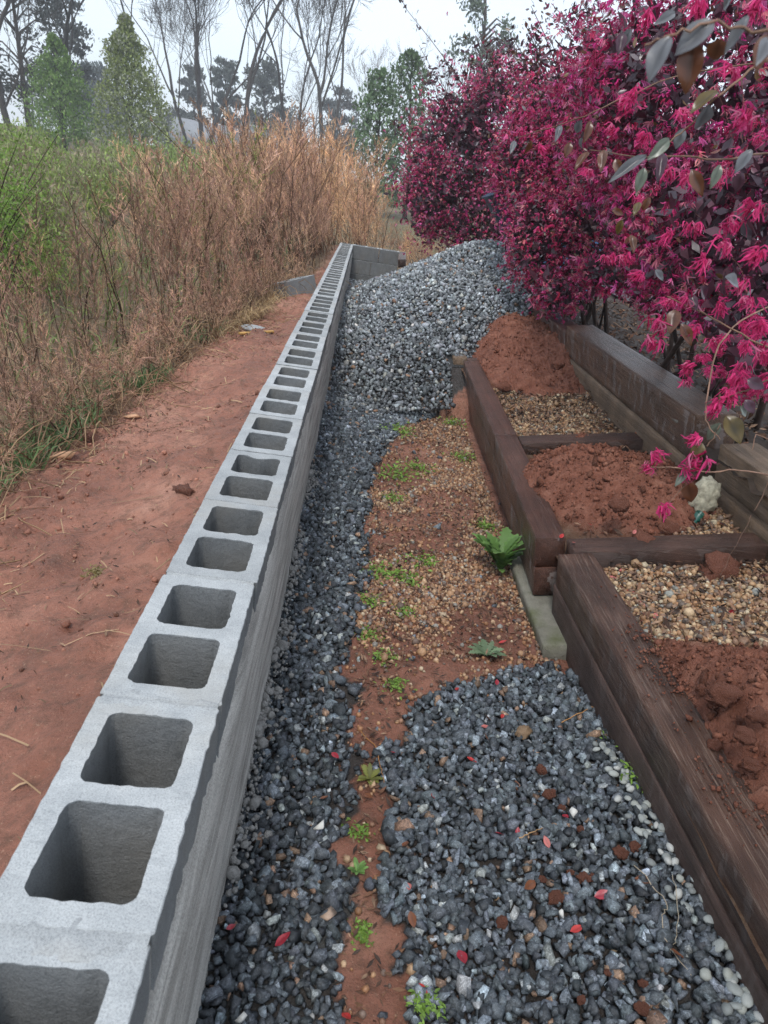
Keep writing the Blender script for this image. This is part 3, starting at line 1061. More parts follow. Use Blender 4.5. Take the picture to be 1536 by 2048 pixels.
def gravel():
    # strip along the wall
    x, y = jitter_grid(WX + 0.012, 1.35, -0.35, 4.9, 0.0165)
    s, p = gravel_mask(x, y)
    edge = np.interp(y, *STRIP_R) - x
    keep = s & (rng.random(len(x)) < 0.35 + 0.9 * sstep(-0.02, 0.08, edge))
    timber_x = np.interp(y, [-1, 1.9, 5, 9], [1.2, 1.06, 1.13, 1.05])
    keep &= x < timber_x - 0.01
    x1, y1 = x[keep], y[keep]
    scatter_stones('gravel', x1, y1, h_path(x1, y1) + 0.010, 0.0235, STONES_FINE, 'dark wet crushed gravel in a strip along the block wall',
                   lambda x, y: 0.95 + 0.75 * sstep(2.5, 6, y))
    keep = p & (x < np.interp(y, [-1, 0.37, 1.76], [1.3, 1.22, 1.13]))
    x1, y1 = x[keep], y[keep]
    scatter_stones('gravel', x1, y1, h_path(x1, y1) + 0.016, 0.0238, STONES_FINE, 'dark crushed gravel patch spread in front of the near timber', 1.15)
    # stray stones kicked out over the clay
    xs, ys = rng.uniform(0.38, 1.15, 900), rng.uniform(0.05, 4.4, 900)
    s2, p2 = gravel_mask(xs, ys)
    dd = xs - np.interp(ys, *STRIP_R)
    k = ~s2 & ~p2 & (rng.random(900) < np.where(ys < 1.4, 0.5, 0.10 + 0.7 * np.exp(-dd / 0.06)))
    xs, ys = xs[k], ys[k]
    scatter_stones('gravel', xs, ys, h_path(xs, ys), 0.021, STONES_FINE, 'stray grey stones scattered over the clay of the path', 1.5, under=False)
    # far path and pile
    x, y = jitter_grid(WX + 0.012, 2.9, 4.5, 11.1, 0.0255)
    z = h_gravel(x, y)
    timber_x = np.where(y < 7.1, 1.07 - 0.1 * (y < 5.15) * 0, 9)
    front = (y < 5.2)
    keep = np.where(front, x < 1.04, True)
    # right-hand limit of the pile: where it meets the soil and the back timbers
    a = (x - TP[0]) * math.cos(TA) + (z - TP[2]) * math.sin(TA)
    c = -(x - TP[0]) * math.sin(TA) + (z - TP[2]) * math.cos(TA)
    bc, _ = bed_c(a, y)
    right = x > 1.08
    keep &= ~right | ((c > bc + 0.004) & (y > 5.16))
    keep &= ~((x > 1.03) & (x < 1.17) & (y < 7.1) & (z < tf(0.06, y, 0.0)[:, 2] - 0.01))
    keep &= ~((y > 8.7) & (x > 0.80) & (z < -0.12))
    keep &= (z > -0.01) | (x < 1.9)
    x1, y1, z1 = x[keep], y[keep], z[keep]
    scatter_stones('gravel', x1, y1, z1, 0.037, STONES, 'large pale grey gravel pile spilling over the far end of the path',
                   lambda x, y: (1.6 + 1.2 * sstep(4.8, 6.5, y)), under=False, tint=(1.06, 1.0, 0.93))
    xs = np.linspace(1.0, 2.9, 90); ys = np.linspace(5.1, 11.1, 200)
    X, Y = np.meshgrid(xs, ys)
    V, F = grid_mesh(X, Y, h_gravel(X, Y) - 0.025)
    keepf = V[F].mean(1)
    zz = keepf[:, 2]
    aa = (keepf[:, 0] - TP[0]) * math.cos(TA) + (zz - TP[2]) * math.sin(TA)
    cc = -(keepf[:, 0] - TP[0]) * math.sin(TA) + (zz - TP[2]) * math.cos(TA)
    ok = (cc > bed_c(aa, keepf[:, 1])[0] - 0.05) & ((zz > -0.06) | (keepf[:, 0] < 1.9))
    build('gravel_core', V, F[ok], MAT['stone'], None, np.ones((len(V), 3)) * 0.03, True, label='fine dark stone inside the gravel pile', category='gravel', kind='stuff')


gravel()


# -- tan pea gravel on the path and in the beds
PEA = []
for k in range(6):
    V, F = ico(1)
    PEA.append((V * np.array([1, 0.8, 0.65]) * rng.uniform(0.8, 1.2, 3), F))
PEA_LOW = [(ico(1)[0][:12], ico(1)[1][:0])]
_bm = bmesh.new(); bmesh.ops.create_icosphere(_bm, subdivisions=1, radius=1.0)
PEA = []
_bm.verts.index_update()
_V = np.array([v.co[:] for v in _bm.verts]); _F = np.array([[v.index for v in f.verts] for f in _bm.faces]); _bm.free()
for k in range(8):
    PEA.append((_V * rng.uniform(0.72, 1.2, 3) * (1 + rng.normal(0, 0.07, (len(_V), 1))), _F))


_O = np.array([[1, 0, 0], [-1, 0, 0], [0, 1, 0], [0, -1, 0], [0, 0, 1], [0, 0, -1.0]])
_OF = np.array([[0, 2, 4], [2, 1, 4], [1, 3, 4], [3, 0, 4], [2, 0, 5], [1, 2, 5], [3, 1, 5], [0, 3, 5]])
for k in range(4): PEA.append((_O * rng.uniform(0.85, 1.25, 3), _OF))


def pea_pick(y):
    return np.where(y > 2.3, rng.integers(8, 12, len(y)), rng.integers(0, 8, len(y)))


def pea_colors(n):
    pal = np.array([[0.36, 0.21, 0.115], [0.42, 0.28, 0.17], [0.30, 0.15, 0.075], [0.22, 0.12, 0.075], [0.48, 0.37, 0.25], [0.16, 0.11, 0.085], [0.26, 0.24, 0.21]])
    w = [0.22, 0.13, 0.2, 0.22, 0.05, 0.13, 0.05]
    return pal[rng.choice(7, n, p=w)] * rng.uniform(0.7, 1.25, (n, 1))


def pea_gravel():
    # on the path
    x, y = jitter_grid(0.36, 1.2, -0.3, 5.0, 0.0098)
    s, p = gravel_mask(x, y)
    dens = 0.10 + 0.75 * sstep(1.30, 2.0, y + 0.2 * fbm(x * 5, y * 5, 3.0, 2)) - 0.75 * sstep(-0.35, 0.35, fbm(x * 3.6, y * 2.4, 5.0, 3)) + 0.25 * sstep(0.0, 0.6, fbm(x * 11, y * 9, 2.0, 2))
    dens = np.clip(dens, 0.06, 0.95)
    dens = dens * (0.5 + 0.5 * sstep(4.9, 3.6, y))
    keep = ((~s & ~p) | (rng.random(len(x)) < 0.10)) & (x < np.interp(y, [-1, 1.6, 1.95, 5], [1.25, 1.10, 1.09, 1.14])) & (rng.random(len(x)) < dens)
    x, y = x[keep], y[keep]; n = len(x)
    r = 0.0060 * np.exp(rng.normal(0, 0.36, n))
    S = Soup()
    S.scatter(PEA, pea_pick(y), np.stack([x, y, h_path(x, y) + r * 0.45], 1), rand_rot(n), r, pea_colors(n))
    S.build('pea_gravel', MAT['pea'], None, True, label='tan pea gravel pressed into the clay in the middle of the path', category='pea gravel', kind='stuff')
    for lab, a0, a1, y0, y1 in (('cream pea gravel in the near bed in front of the cross timber', 0.18, 0.95, 0.75, 1.79),
                                ('yellowish pea gravel in the rear bed below the soil heap', 0.16, 0.81, 3.18, 4.3),
                                ('pea gravel and litter in the corner of the middle bed', 0.55, 0.86, 1.93, 2.4)):
        a, y = jitter_grid(a0, a1, y0, y1, 0.0097)
        c, w = bed_c(a, y)
        keep = (w < 0.5) & (rng.random(len(a)) < 0.97)
        a, y, c = a[keep], y[keep], c[keep]; n = len(a)
        r = 0.0062 * np.exp(rng.normal(0, 0.36, n))
        colr = pea_colors(n) * np.array([1.0, 1.08, 1.08])
        S = Soup()
        S.scatter(PEA, pea_pick(y), tf(a, y, c + r * rng.uniform(0.1, 1.2, n)), rand_rot(n), r, colr)
        S.build('pea_gravel', MAT['pea'], None, True, label=lab, category='pea gravel', kind='stuff')


pea_gravel()

# -- loose soil crumbs on the heaps
CLODS = []
for k in range(8):
    V, F = lump(1, 0.33, 1.7, 3.0 + k)
    CLODS.append((V * rng.uniform(0.75, 1.15, 3), F))
CLODS_BIG = [lump(3, 0.30, 1.9, 21.0 + k) for k in range(5)]


def soil_crumbs():
    S = Soup()
    a, y = jitter_grid(0.10, 0.95, -0.35, 6.4, 0.0128)
    c, w = bed_c(a, y)
    keep = (w > 0.4) & (rng.random(len(a)) < np.where(y < 3.3, 0.6, 0.22))
    x = tf(a, y, c)
    keep &= x[:, 2] > np.where(y > 5.2, h_gravel(x[:, 0], y) - 0.01, -9)
    a, y, c = a[keep], y[keep], c[keep]; n = len(a)
    r = np.clip(0.0048 * np.exp(rng.normal(0, 0.6, n)), 0.002, 0.022)
    r *= 1 + 0.5 * sstep(0.95, 0.3, y) * (a > 0.35)
    r *= np.where(rng.random(n) < 0.5, 1.0, 1.15)
    S.scatter(STONES[:8], rng.integers(0, 8, n), tf(a, y, c + r * 0.35), rand_rot(n), r, np.ones((n, 3)) * rng.uniform(0.6, 1.45, (n, 1)) * np.array([1, 1, 0.97]))
    # crumbs spilled on top of the near timber and a few on the path
    n = 2600
    y = rng.uniform(-0.3, 1.55, n); a = rng.normal(0.19, 0.045, n)
    mass = np.exp(-((y - 1.12) / 0.13) ** 2) + np.exp(-((y - 0.62) / 0.1) ** 2) * 0.6 + np.exp(-((y - 0.25) / 0.12) ** 2) * 0.8 + 0.08
    k = (rng.random(n) < mass) & (a > 0.085) & (a < 0.235); a, y = a[k], y[k]; n = len(a)
    r = 0.0034 * np.exp(rng.normal(0, 0.5, n))
    S.scatter(STONES[:8], rng.integers(0, 8, n), tf(a, y, 0.002 + r * 0.5), rand_rot(n), r, np.ones((n, 3)) * rng.uniform(0.8, 1.3, (n, 1)))
    S.build('soil_crumbs', MAT['soil'], None, False, label='loose red soil crumbs over the heaps and the near timber', category='soil', kind='stuff')
    # crumbs and pebbles on the left clay slope
    S = Soup()
    n = 5500
    y = rng.uniform(-0.3, 1, n) ** 1; y = rng.uniform(-0.3, 8, n) * rng.uniform(0.15, 1, n)
    x = rng.uniform(-1.15, -0.11, n)
    e = x - clay_edge(y)
    k = rng.random(n) < 0.22 + 0.8 * sstep(0.35, 0.0, e) - 0.1
    x, y = x[k], y[k]; n = len(x)
    r = np.clip(0.0036 * np.exp(rng.normal(0, 0.55, n)), 0.0015, 0.013)
    cc = np.array([1.05, 1.05, 1.05]) * rng.uniform(0.6, 1.7, (n, 1))
    S.scatter(CLODS, rng.integers(0, 8, n), np.stack([x, y, h_clay(x, y) + r * 0.4], 1), rand_rot(n), r, cc)
    S.build('clay_crumbs', MAT['clay'], None, False, label='small clay crumbs and stones scattered on the left slope', category='soil', kind='stuff')


soil_crumbs()


def mortar_crumbs():
    n = 900
    y = rng.choice([0.75, 1.15, 1.5, 2.1, 2.9], n) + rng.normal(0, 0.13, n); x = WX + 0.012 + np.abs(rng.normal(0, 0.03, n))
    r = 0.0045 * np.exp(rng.normal(0, 0.55, n))
    S = Soup()
    S.scatter(CLODS, rng.integers(0, 8, n), np.stack([x, y, h_path(x, y) + 0.03 + r * 0.3 - 0.12 * (x - WX - 0.012)], 1), rand_rot(n), r, np.ones((n, 3)))
    S.build('mortar_crumbs', MAT['mortar'], None, False, label='dropped grey mortar crumbs on the gravel at the foot of the wall', category='mortar', kind='stuff')


mortar_crumbs()

# ================================================================== DRY WEEDS
PLANT_UP = np.array([-0.09, 0.0, 1.0]); PLANT_UP /= np.linalg.norm(PLANT_UP)


def project(P):
    d = np.atleast_2d(P) - CAM
    t = d @ FWD
    return 768 + FOC * (d @ RIGHT) / t, 1024 - FOC * (d @ UP) / t, t


def dry_plant(seed, feather=1.0, branches=27):
    """One dead feathery weed of height 1: bent stem, side branches and fine twigs."""
    g = np.random.default_rng(seed)
    S = Soup()
    bend = g.normal(0, 0.10, 2)
    ts = np.linspace(0, 1, 7)
    stem = np.stack([bend[0] * ts ** 2 + 0.01 * g.normal(size=7), bend[1] * ts ** 2 + 0.01 * g.normal(size=7), ts], 1)
    cs = np.array([0.16, 0.095, 0.062]) * g.uniform(0.5, 1.2)
    V, F = ribbon(stem, np.linspace(0.0075, 0.0025, 7), g.normal(size=3)); S.add(V, F, cs)
    V, F = ribbon(stem, np.linspace(0.0075, 0.0025, 7), g.normal(size=3)); S.add(V, F, cs)
    for b in range(branches):
        t0 = g.uniform(0.28, 0.99) ** 0.8
        p0 = np.array([np.interp(t0, ts, stem[:, k]) for k in range(3)])
        az = g.uniform(0, 2 * math.pi)
        L = feather * g.uniform(0.12, 0.30) * (1.15 - 0.6 * t0)
        el = g.uniform(0.95, 1.40)
        d = np.array([math.cos(az) * math.cos(el), math.sin(az) * math.cos(el), math.sin(el)])
        q = np.linspace(0, 1, 3)[:, None]
        pts = p0 + d * L * q + np.array([0, 0, -0.10]) * L * q ** 2 + np.array([math.cos(az), math.sin(az), 0]) * 0.12 * L * q ** 2
        cb = np.array([0.45, 0.295, 0.205]) * g.uniform(0.55, 1.2) * np.array([1, g.uniform(0.92, 1.06), g.uniform(0.85, 1.1)])
        V, F = ribbon(pts, [0.0034, 0.0027, 0.0013], g.normal(size=3)); S.add(V, F, cb * 0.8)
        for k in range(7):
            s0 = g.uniform(0.25, 1.0)
            p1 = p0 + (pts[-1] - p0) * s0
            dd = d * 0.8 + g.normal(0, 0.35, 3); dd /= np.linalg.norm(dd)
            l2 = L * g.uniform(0.18, 0.42)
            V, F = ribbon(np.array([p1, p1 + dd * l2]), [0.0041, 0.0014], g.normal(size=3)); S.add(V, F, cb * g.uniform(0.9, 1.5))
    F = np.concatenate(S.F4)
    return np.concatenate(S.V), F, np.concatenate(S.C)


def tint_scatter(S, protos, which, pos, rot, scale, tint):
    for k, (V, F, C) in enumerate(protos):
        idx = np.nonzero(which == k)[0]
        if not len(idx): continue
        W = np.einsum('nij,nvj->nvi', rot[idx], V[None] * scale[idx][:, None, :]) + pos[idx][:, None, :]
        m = len(V)
        FF = (F[None] + (np.arange(len(idx)) * m)[:, None, None]).reshape(-1, F.shape[1])
        S.add(W.reshape(-1, 3), FF, (C[None] * tint[idx][:, None, :]).reshape(-1, 3))


TOP_U = [-200, 0, 60, 150, 240, 330, 380, 430, 470, 540, 600, 640, 700, 800, 850, 1100]
TOP_V = [600, 560, 500, 425, 395, 345, 312, 395, 335, 258, 292, 246, 265, 262, 300, 330]


def dry_weeds():
    protos = [dry_plant(100 + k) for k in range(5)] + [dry_plant(200 + k, 0.8, 22) for k in range(3)] + [dry_plant(230 + k, 0.45, 5) for k in range(3)]
    n = 2600
    y = rng.uniform(1.9, 19, n)
    x = np.where(y < 11.9, clay_edge(y) - 0.06 - rng.exponential(1.25, n), rng.uniform(-2.8, 2.9, n))
    z = np.where(y < 11.5, np.maximum(h_clay(x, y), far_terrain(x, y)), far_terrain(x, y))
    base = np.stack([x, y, z], 1)
    u, v, t = project(base)
    tv = np.interp(u, TOP_U, TOP_V)
    # height that brings the top to the skyline of the thicket at this distance
    topz = z + (v - tv) * t / FOC / 0.95
    h = topz - z
    dist = clay_edge(y) - x
    keep = (u > -160) & (u < 1000) & (h > 0.25) & (x > -7)
    hmax = np.where(y > 11.5, 2.4, 1.0 + 1.1 * sstep(3.5, 8, y)) * (0.35 + 0.65 * sstep(0.0, 0.7, dist + (y > 11.5)))
    h = np.minimum(h, hmax) * rng.uniform(0.55, 1.05, n)
    keep &= rng.random(n) < np.where(y > 11.5, 0.5, 0.36)
    base, h, y, x, dist = base[keep], h[keep], y[keep], x[keep], dist[keep]
    m = 330
    y2 = 1.3 + 6.5 * rng.random(m) ** 1.3; x2 = clay_edge(y2) - 0.10 - rng.exponential(0.40, m)
    base = np.concatenate([base, np.stack([x2, y2, h_clay(x2, y2)], 1)]); h = np.concatenate([h, rng.uniform(0.22, 0.5, m)]); y = np.concatenate([y, y2])
    n = len(h)
    lean = rng.normal(0, 0.13, (n, 3)); lean[-m:] *= 5.0; lean[-m:, 0] -= 0.15; lean[:, 2] = 0
    wind = 0.22 * np.stack([vnoise(base[:, 0] * 0.8, base[:, 1] * 0.8, 2.0), vnoise(base[:, 0] * 0.8, base[:, 1] * 0.8, 9.0), 0 * y], 1)
    R = frame_from(PLANT_UP + lean + wind + np.array([-0.06, 0, 0]), rng.uniform(0, 6.28, n))
    sc = np.stack([h * rng.uniform(0.8, 1.2, n), h * rng.uniform(0.8, 1.2, n), h], 1)
    sc[:, :2] = np.maximum(sc[:, :2], 0.62)
    far = sstep(8, 14, y)[:, None]
    tint = 1.2 * (np.array([1.0, 0.96, 0.97]) * (1 - far) + np.array([1.08, 1.0, 0.93]) * far) * rng.uniform(0.75, 1.2, (n, 1))
    cl = fbm(base[:, 0] * 1.1, base[:, 1] * 0.9, 3.0, 2)[:, None]
    tint = tint * (1 + 0.45 * cl) * np.where(cl > 0.25, np.array([[1.05, 1.08, 1.0]]), np.array([[1.0, 0.97, 0.97]]))
    grn = (fbm(base[:, 0] * 0.9 + 5, base[:, 1] * 0.8, 7.0, 2) > 0.42) & (base[:, 0] < -1.0) & (rng.random(n) < 0.6)
    tint[grn] = np.array([0.62, 1.15, 0.42]) * rng.uniform(0.7, 1.2, (grn.sum(), 1))
    which = np.where(rng.random(n) < 0.24, rng.integers(8, 11, n), rng.integers(0, 8, n))
    tint[which >= 8] *= 0.62
    sc[which >= 8] *= np.array([1.3, 1.3, 1.06])
    S = Soup()
    tint_scatter(S, protos, which, base, R, sc, tint)
    S.build('dry_weeds', MAT['weed'], None, False, label='thicket of dead feathery brown weeds left of and beyond the wall', category='weeds', kind='stuff')


dry_weeds()


def straw_litter():
    """Flattened stalks along the weed edge, straw on the clay, green blades between."""
    S = Soup()
    for k in range(800):
        y = rng.uniform(0.9, 8.0); e = clay_edge(y)
        x = e - abs(rng.normal(0.10, 0.30)) + 0.0
        z = float(h_quick(x, y))
        L = rng.uniform(0.12, 0.6); az = rng.normal(1.7, 0.6) + (math.pi if rng.random() < 0.4 else 0)
        q = np.linspace(0, 1, 6)[:, None]
        d = np.array([math.cos(az), math.sin(az), 0])
        rise = rng.uniform(0.03, 0.22)
        pts = np.array([x, y, z + 0.006]) + d * L * q + np.array([0, 0, 1.0]) * rise * np.sin(math.pi * np.clip(q * rng.uniform(0.6, 1.0), 0, 1)) + rng.normal(0, 0.006, (6, 3))
        pts[:, 2] = np.maximum(pts[:, 2], h_quick(pts[:, 0], pts[:, 1]) + 0.004)
        c = np.array([0.40, 0.26, 0.145]) * rng.uniform(0.45, 1.15)
        V, F = tube(pts, np.full(6, rng.uniform(0.0013, 0.0034)), 3); S.add(V, F, c)
    # pale straw clump near the loose block
    for k in range(420):
        y = rng.normal(5.55, 0.33); x = clay_edge(y) - 0.02 - abs(rng.normal(0, 0.10)); z = float(h_quick(x, y))
        L = rng.uniform(0.1, 0.26); az = rng.normal(-0.9, 0.6)
        q = np.linspace(0, 1, 4)[:, None]
        pts = np.array([x, y, z]) + np.array([math.cos(az), math.sin(az), 0]) * L * q * 0.7 + np.array([0, 0, 1]) * L * np.sin(2.3 * q) * 0.6
        V, F = ribbon(pts, [0.006, 0.005, 0.004, 0.002]); S.add(V, F, np.array([0.52, 0.37, 0.20]) * rng.uniform(0.6, 1.15))
    # bits of straw on the slope
    for k in range(2600):
        y = rng.uniform(0.0, 6.0); x = rng.uniform(clay_edge(y) - 0.1, -0.11)
        if rng.random() > 0.25 + 0.75 * sstep(0.4, 0.0, x - clay_edge(y)): continue
        z = float(h_quick(x, y)) + 0.004
        L = rng.exponential(0.035) + 0.012; az = rng.uniform(0, 6.28)
        d = np.array([math.cos(az), math.sin(az), rng.normal(0, 0.08)])
        pts = np.array([[x, y, z], [x, y, z + 0.003], [x, y, z]]) + d * L * np.array([[0], [0.5], [1]])
        pts[:, 2] = np.maximum(pts[:, 2], h_quick(pts[:, 0], pts[:, 1]) + 0.003)
        V, F = ribbon(pts, rng.uniform(0.0015, 0.0045), np.array([0, 0, 1.0]) + rng.normal(0, 0.3, 3)); S.add(V, F, np.array([0.42, 0.28, 0.16]) * rng.uniform(0.35, 1.25))
    S.build('straw', MAT['straw'], None, False, label='flattened straw stalks along the edge of the clay slope', category='straw', kind='stuff')
    S = Soup()
    for k in range(3000):
        y = rng.uniform(1.2, 5.0); x = clay_edge(y) - 0.05 - abs(rng.normal(0, 0.35)); z = float(h_quick(x, y))
        if vnoise(x * 2.2, y * 2.2, 4.0) < -0.1: continue
        L = rng.uniform(0.04, 0.14); az = rng.uniform(0, 6.28)
        q = np.linspace(0, 1, 3)[:, None]
        pts = np.array([x, y, z]) + np.array([math.cos(az), math.sin(az), 0]) * L * 0.7 * q + np.array([0, 0, 1]) * L * np.sin(1.9 * q)
        V, F = ribbon(pts, [0.006, 0.006, 0.002]); S.add(V, F, np.array([0.16, 0.25, 0.10]) * rng.uniform(0.5, 1.4))
    for k in range(2600):
        y = rng.uniform(3.5, 15); x = clay_edge(min(y, 9)) - 0.4 - rng.uniform(0, 1) ** 0.7 * (1.5 + 0.45 * y); z = float(far_terrain(x, y)) if x < -2.4 else float(h_quick(x, y))
        L = rng.uniform(0.12, 0.34); az = rng.uniform(0, 6.28)
        q = np.linspace(0, 1, 3)[:, None]
        pts = np.array([x, y, z]) + np.array([math.cos(az), math.sin(az), 0]) * L * 0.7 * q + np.array([0, 0, 1]) * L * np.sin(1.9 * q)
        V, F = ribbon(pts, [0.016, 0.014, 0.004]); S.add(V, F, (np.array([0.20, 0.28, 0.09]) if rng.random() < 0.6 else np.array([0.36, 0.27, 0.15])) * rng.uniform(0.5, 1.3))
    S.build('grass', MAT['green'], None, False, label='low green grass under the dead weeds', category='grass', kind='stuff')


straw_litter()


# ================================================================== GREEN THICKET AND TREES
def leaf_quads(pos, size, colors, up=None, aspect=0.5):
    """Pointed leaf-like quads (diamonds) at pos."""
    n = len(pos)
    R = rand_rot(n)
    if up is not None:
        z = up + rng.normal(0, 0.5, (n, 3))
        R = frame_from(z, rng.uniform(0, 6.28, n))
    V0 = np.array([[0, 0, 0], [aspect / 2, 0.05, 0.45], [0, 0, 1], [-aspect / 2, -0.05, 0.55]])
    W = np.einsum('nij,vj->nvi', R, V0) * np.asarray(size)[:, None, None] + pos[:, None, :]
    F = (np.array([[0, 1, 2, 3]])[None] + (np.arange(n) * 4)[:, None, None]).reshape(-1, 4)
    return W.reshape(-1, 3), F, np.repeat(colors, 4, 0)


def green_thicket():
    S = Soup()
    GU = [-250, 0, 60, 110, 180, 240, 330, 400, 450, 500, 620]
    GV = [230, 235, 250, 300, 290, 280, 275, 285, 290, 330, 330]
    for k in range(330):
        t = rng.uniform(8.5, 36); u = rng.uniform(-140, 540) if t > 15 else rng.uniform(-200, 90)
        if rng.random() < 0.30: u = rng.uniform(-160, 110); t = rng.uniform(7.0, 14)
        P = at(u, 420, t); x, y = P[0], P[1]
        z = float(far_terrain(x, y))
        _, v, _ = project(np.array([x, y, z])); v = float(v[0])
        h = (v - np.interp(u, GU, GV)) * t / FOC * rng.uniform(0.5, 0.98)
        h = min(h, 1.3 + 0.08 * t)
        if h < 0.25: continue
        w = h * rng.uniform(0.25, 0.5) + 0.25
        n = int(rng.uniform(320, 520))
        # sprays: points along arching shoots from the base
        m = 34
        az = rng.uniform(0, 6.28, m); sp = rng.uniform(0.2, 1.0, m) * w
        tip = np.stack([np.cos(az) * sp, np.sin(az) * sp, h * rng.uniform(0.45, 1.0, m)], 1)
        i = rng.integers(0, m, n); q = rng.uniform(0.25, 1.0, n)[:, None]
        pos = tip[i] * np.concatenate([q ** 1.4, q ** 1.4, q], 1) + rng.normal(0, 0.03 + 0.02 * h, (n, 3)) + np.array([x, y, z])
        base = np.array([[0.28, 0.36, 0.09], [0.23, 0.31, 0.08], [0.32, 0.37, 0.13], [0.30, 0.31, 0.15], [0.32, 0.26, 0.17]])[rng.integers(0, 5)]
        c = base * rng.uniform(0.55, 1.3, (n, 1))
        V, F, C = leaf_quads(pos, (0.020 + 0.0046 * t) * rng.uniform(0.6, 1.4, n), c, PLANT_UP * 0.8, 0.34)
        S.add(V, F, C)
        for j in range(12):
            a = rng.integers(0, m)
            V, F = ribbon(np.array([[x, y, z], np.array([x, y, z]) + tip[a] * [0.5, 0.5, 0.65], np.array([x, y, z]) + tip[a]]), [0.004 + 0.0009 * t, 0.003 + 0.0006 * t, 0.002])
            S.add(V, F, np.array([0.15, 0.10, 0.065]) * rng.uniform(0.6, 1.5))
    S.build('green_thicket', MAT['green'], None, False, label='mass of light green spring brush behind the dead weeds', category='brush', kind='stuff')


green_thicket()


def shrub_left():
    base = at(-60, 560, 6.2); base[2] = float(far_terrain(base[0], base[1]))
    root = empty('green_shrub', base, label='bright green leafing shrub at the left edge among the dead weeds', category='shrub')
    St, Lf = Soup(), Soup()
    for k in range(34):
        u, v = rng.uniform(-90, 135), rng.uniform(225, 600)
        if u > 60 and v < 260: continue
        tip = at(u, v, rng.uniform(5.4, 7.2))
        q = np.linspace(0, 1, 6)[:, None]
        pts = base * (1 - q) + tip * q + np.array([0, 0, 0.18]) * np.sin(math.pi * q)
        V, F = tube(pts, np.linspace(0.009, 0.002, 6), 4); St.add(V, F, np.array([0.045, 0.03, 0.022]))
        n = 170
        s = rng.uniform(0.35, 1.02, n)[:, None]
        pos = base * (1 - s) + tip * s + np.array([0, 0, 0.18]) * np.sin(math.pi * s) + rng.normal(0, 0.07, (n, 3))
        V, F, C = leaf_quads(pos, rng.uniform(0.018, 0.042, n), np.array([0.17, 0.29, 0.045]) * rng.uniform(0.5, 1.35, (n, 1)), None, 0.45)
        Lf.add(V, F, C)
    St.build('stems', MAT['bark'], root)
    Lf.build('foliage', MAT['green'], root, kind='stuff')


shrub_left()


def grow(S, T, p, d, L, r, depth, g, spread, up, c, curve=0.25, twig_r=0.012):
    """Recursive limb; S collects tubes, T collects thin twigs."""
    n = 5 if depth > 1 else 3
    pts = [p.copy()]; dd = d.copy()
    for k in range(n):
        dd = dd + g.normal(0, curve * 0.35, 3) + up * 0.05
        dd /= np.linalg.norm(dd)
        pts.append(pts[-1] + dd * L / n)
    pts = np.array(pts)
    r1 = r * 0.62
    if depth > 1:
        V, F = tube(pts, np.linspace(r, r1, n + 1), 6 if r > 0.06 else 4); S.add(V, F, c)
    else:
        V, F = ribbon(pts, np.linspace(max(r * 2, twig_r * 2), twig_r, n + 1), g.normal(size=3)); T.add(V, F, c * 1.1)
    if depth == 0: return
    kids = 2 if depth > 2 else 3
    for k in range(kids + (g.random() < 0.6)):
        s = g.uniform(0.35, 1.0) if k else 1.0
        p0 = np.array([np.interp(s * n, np.arange(n + 1), pts[:, j]) for j in range(3)])
        ax = g.normal(size=3); ax -= ax @ dd * dd; ax /= np.linalg.norm(ax)
        ang = g.uniform(0.25, 0.75) * spread * (0.6 if k == 0 else 1)
        nd = dd * math.cos(ang) + ax * math.sin(ang)
        grow(S, T, p0, nd, L * g.uniform(0.62, 0.85), r1 * (0.95 if k == 0 else g.uniform(0.5, 0.8)), depth - 1, g, spread, up, c, curve, twig_r)


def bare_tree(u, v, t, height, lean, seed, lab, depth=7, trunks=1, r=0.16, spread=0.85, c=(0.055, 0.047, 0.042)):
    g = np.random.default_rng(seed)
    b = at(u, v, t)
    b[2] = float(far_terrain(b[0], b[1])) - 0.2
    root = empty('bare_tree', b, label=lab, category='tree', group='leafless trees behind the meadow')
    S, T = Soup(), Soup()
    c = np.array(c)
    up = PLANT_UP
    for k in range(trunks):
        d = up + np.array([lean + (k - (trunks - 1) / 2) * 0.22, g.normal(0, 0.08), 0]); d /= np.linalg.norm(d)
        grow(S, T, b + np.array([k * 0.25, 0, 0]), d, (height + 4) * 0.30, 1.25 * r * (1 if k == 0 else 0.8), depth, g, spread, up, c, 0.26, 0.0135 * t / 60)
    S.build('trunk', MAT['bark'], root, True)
    T.build('crown', MAT['bark'], root, kind='stuff')
    return root


bare_tree(345, 235, 58, 15, -0.18, 41, 'leafless tree rising from behind the large pear tree, leaning left')
bare_tree(378, 240, 60, 17, -0.02, 42, 'slim leafless tree just right of the large pear tree', r=0.13)
bare_tree(408, 240, 57, 16, 0.14, 43, 'forked leafless tree leaning right over the grey roof', trunks=2, r=0.17)
bare_tree(492, 240, 56, 18, 0.03, 44, 'straight dark leafless tree left of the white house', r=0.20, spread=0.7)
bare_tree(588, 245, 60, 17, -0.02, 45, 'twin trunk leafless tree in the middle of the treeline', trunks=2, r=0.15)
bare_tree(655, 245, 55, 18, 0.06, 46, 'tall leafless tree with dark clumps, rightmost of the big bare trees', trunks=2, r=0.18, spread=0.95, c=(0.075, 0.068, 0.062))
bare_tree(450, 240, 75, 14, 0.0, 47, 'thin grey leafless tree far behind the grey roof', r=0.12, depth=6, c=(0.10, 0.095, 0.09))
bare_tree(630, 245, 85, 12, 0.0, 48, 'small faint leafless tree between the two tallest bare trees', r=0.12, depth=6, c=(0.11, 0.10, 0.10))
bare_tree(735, 235, 80, 12, 0.0, 49, 'pale leafless tree in the sky gap left of the flowering bushes', r=0.12, depth=6, c=(0.16, 0.13, 0.115))
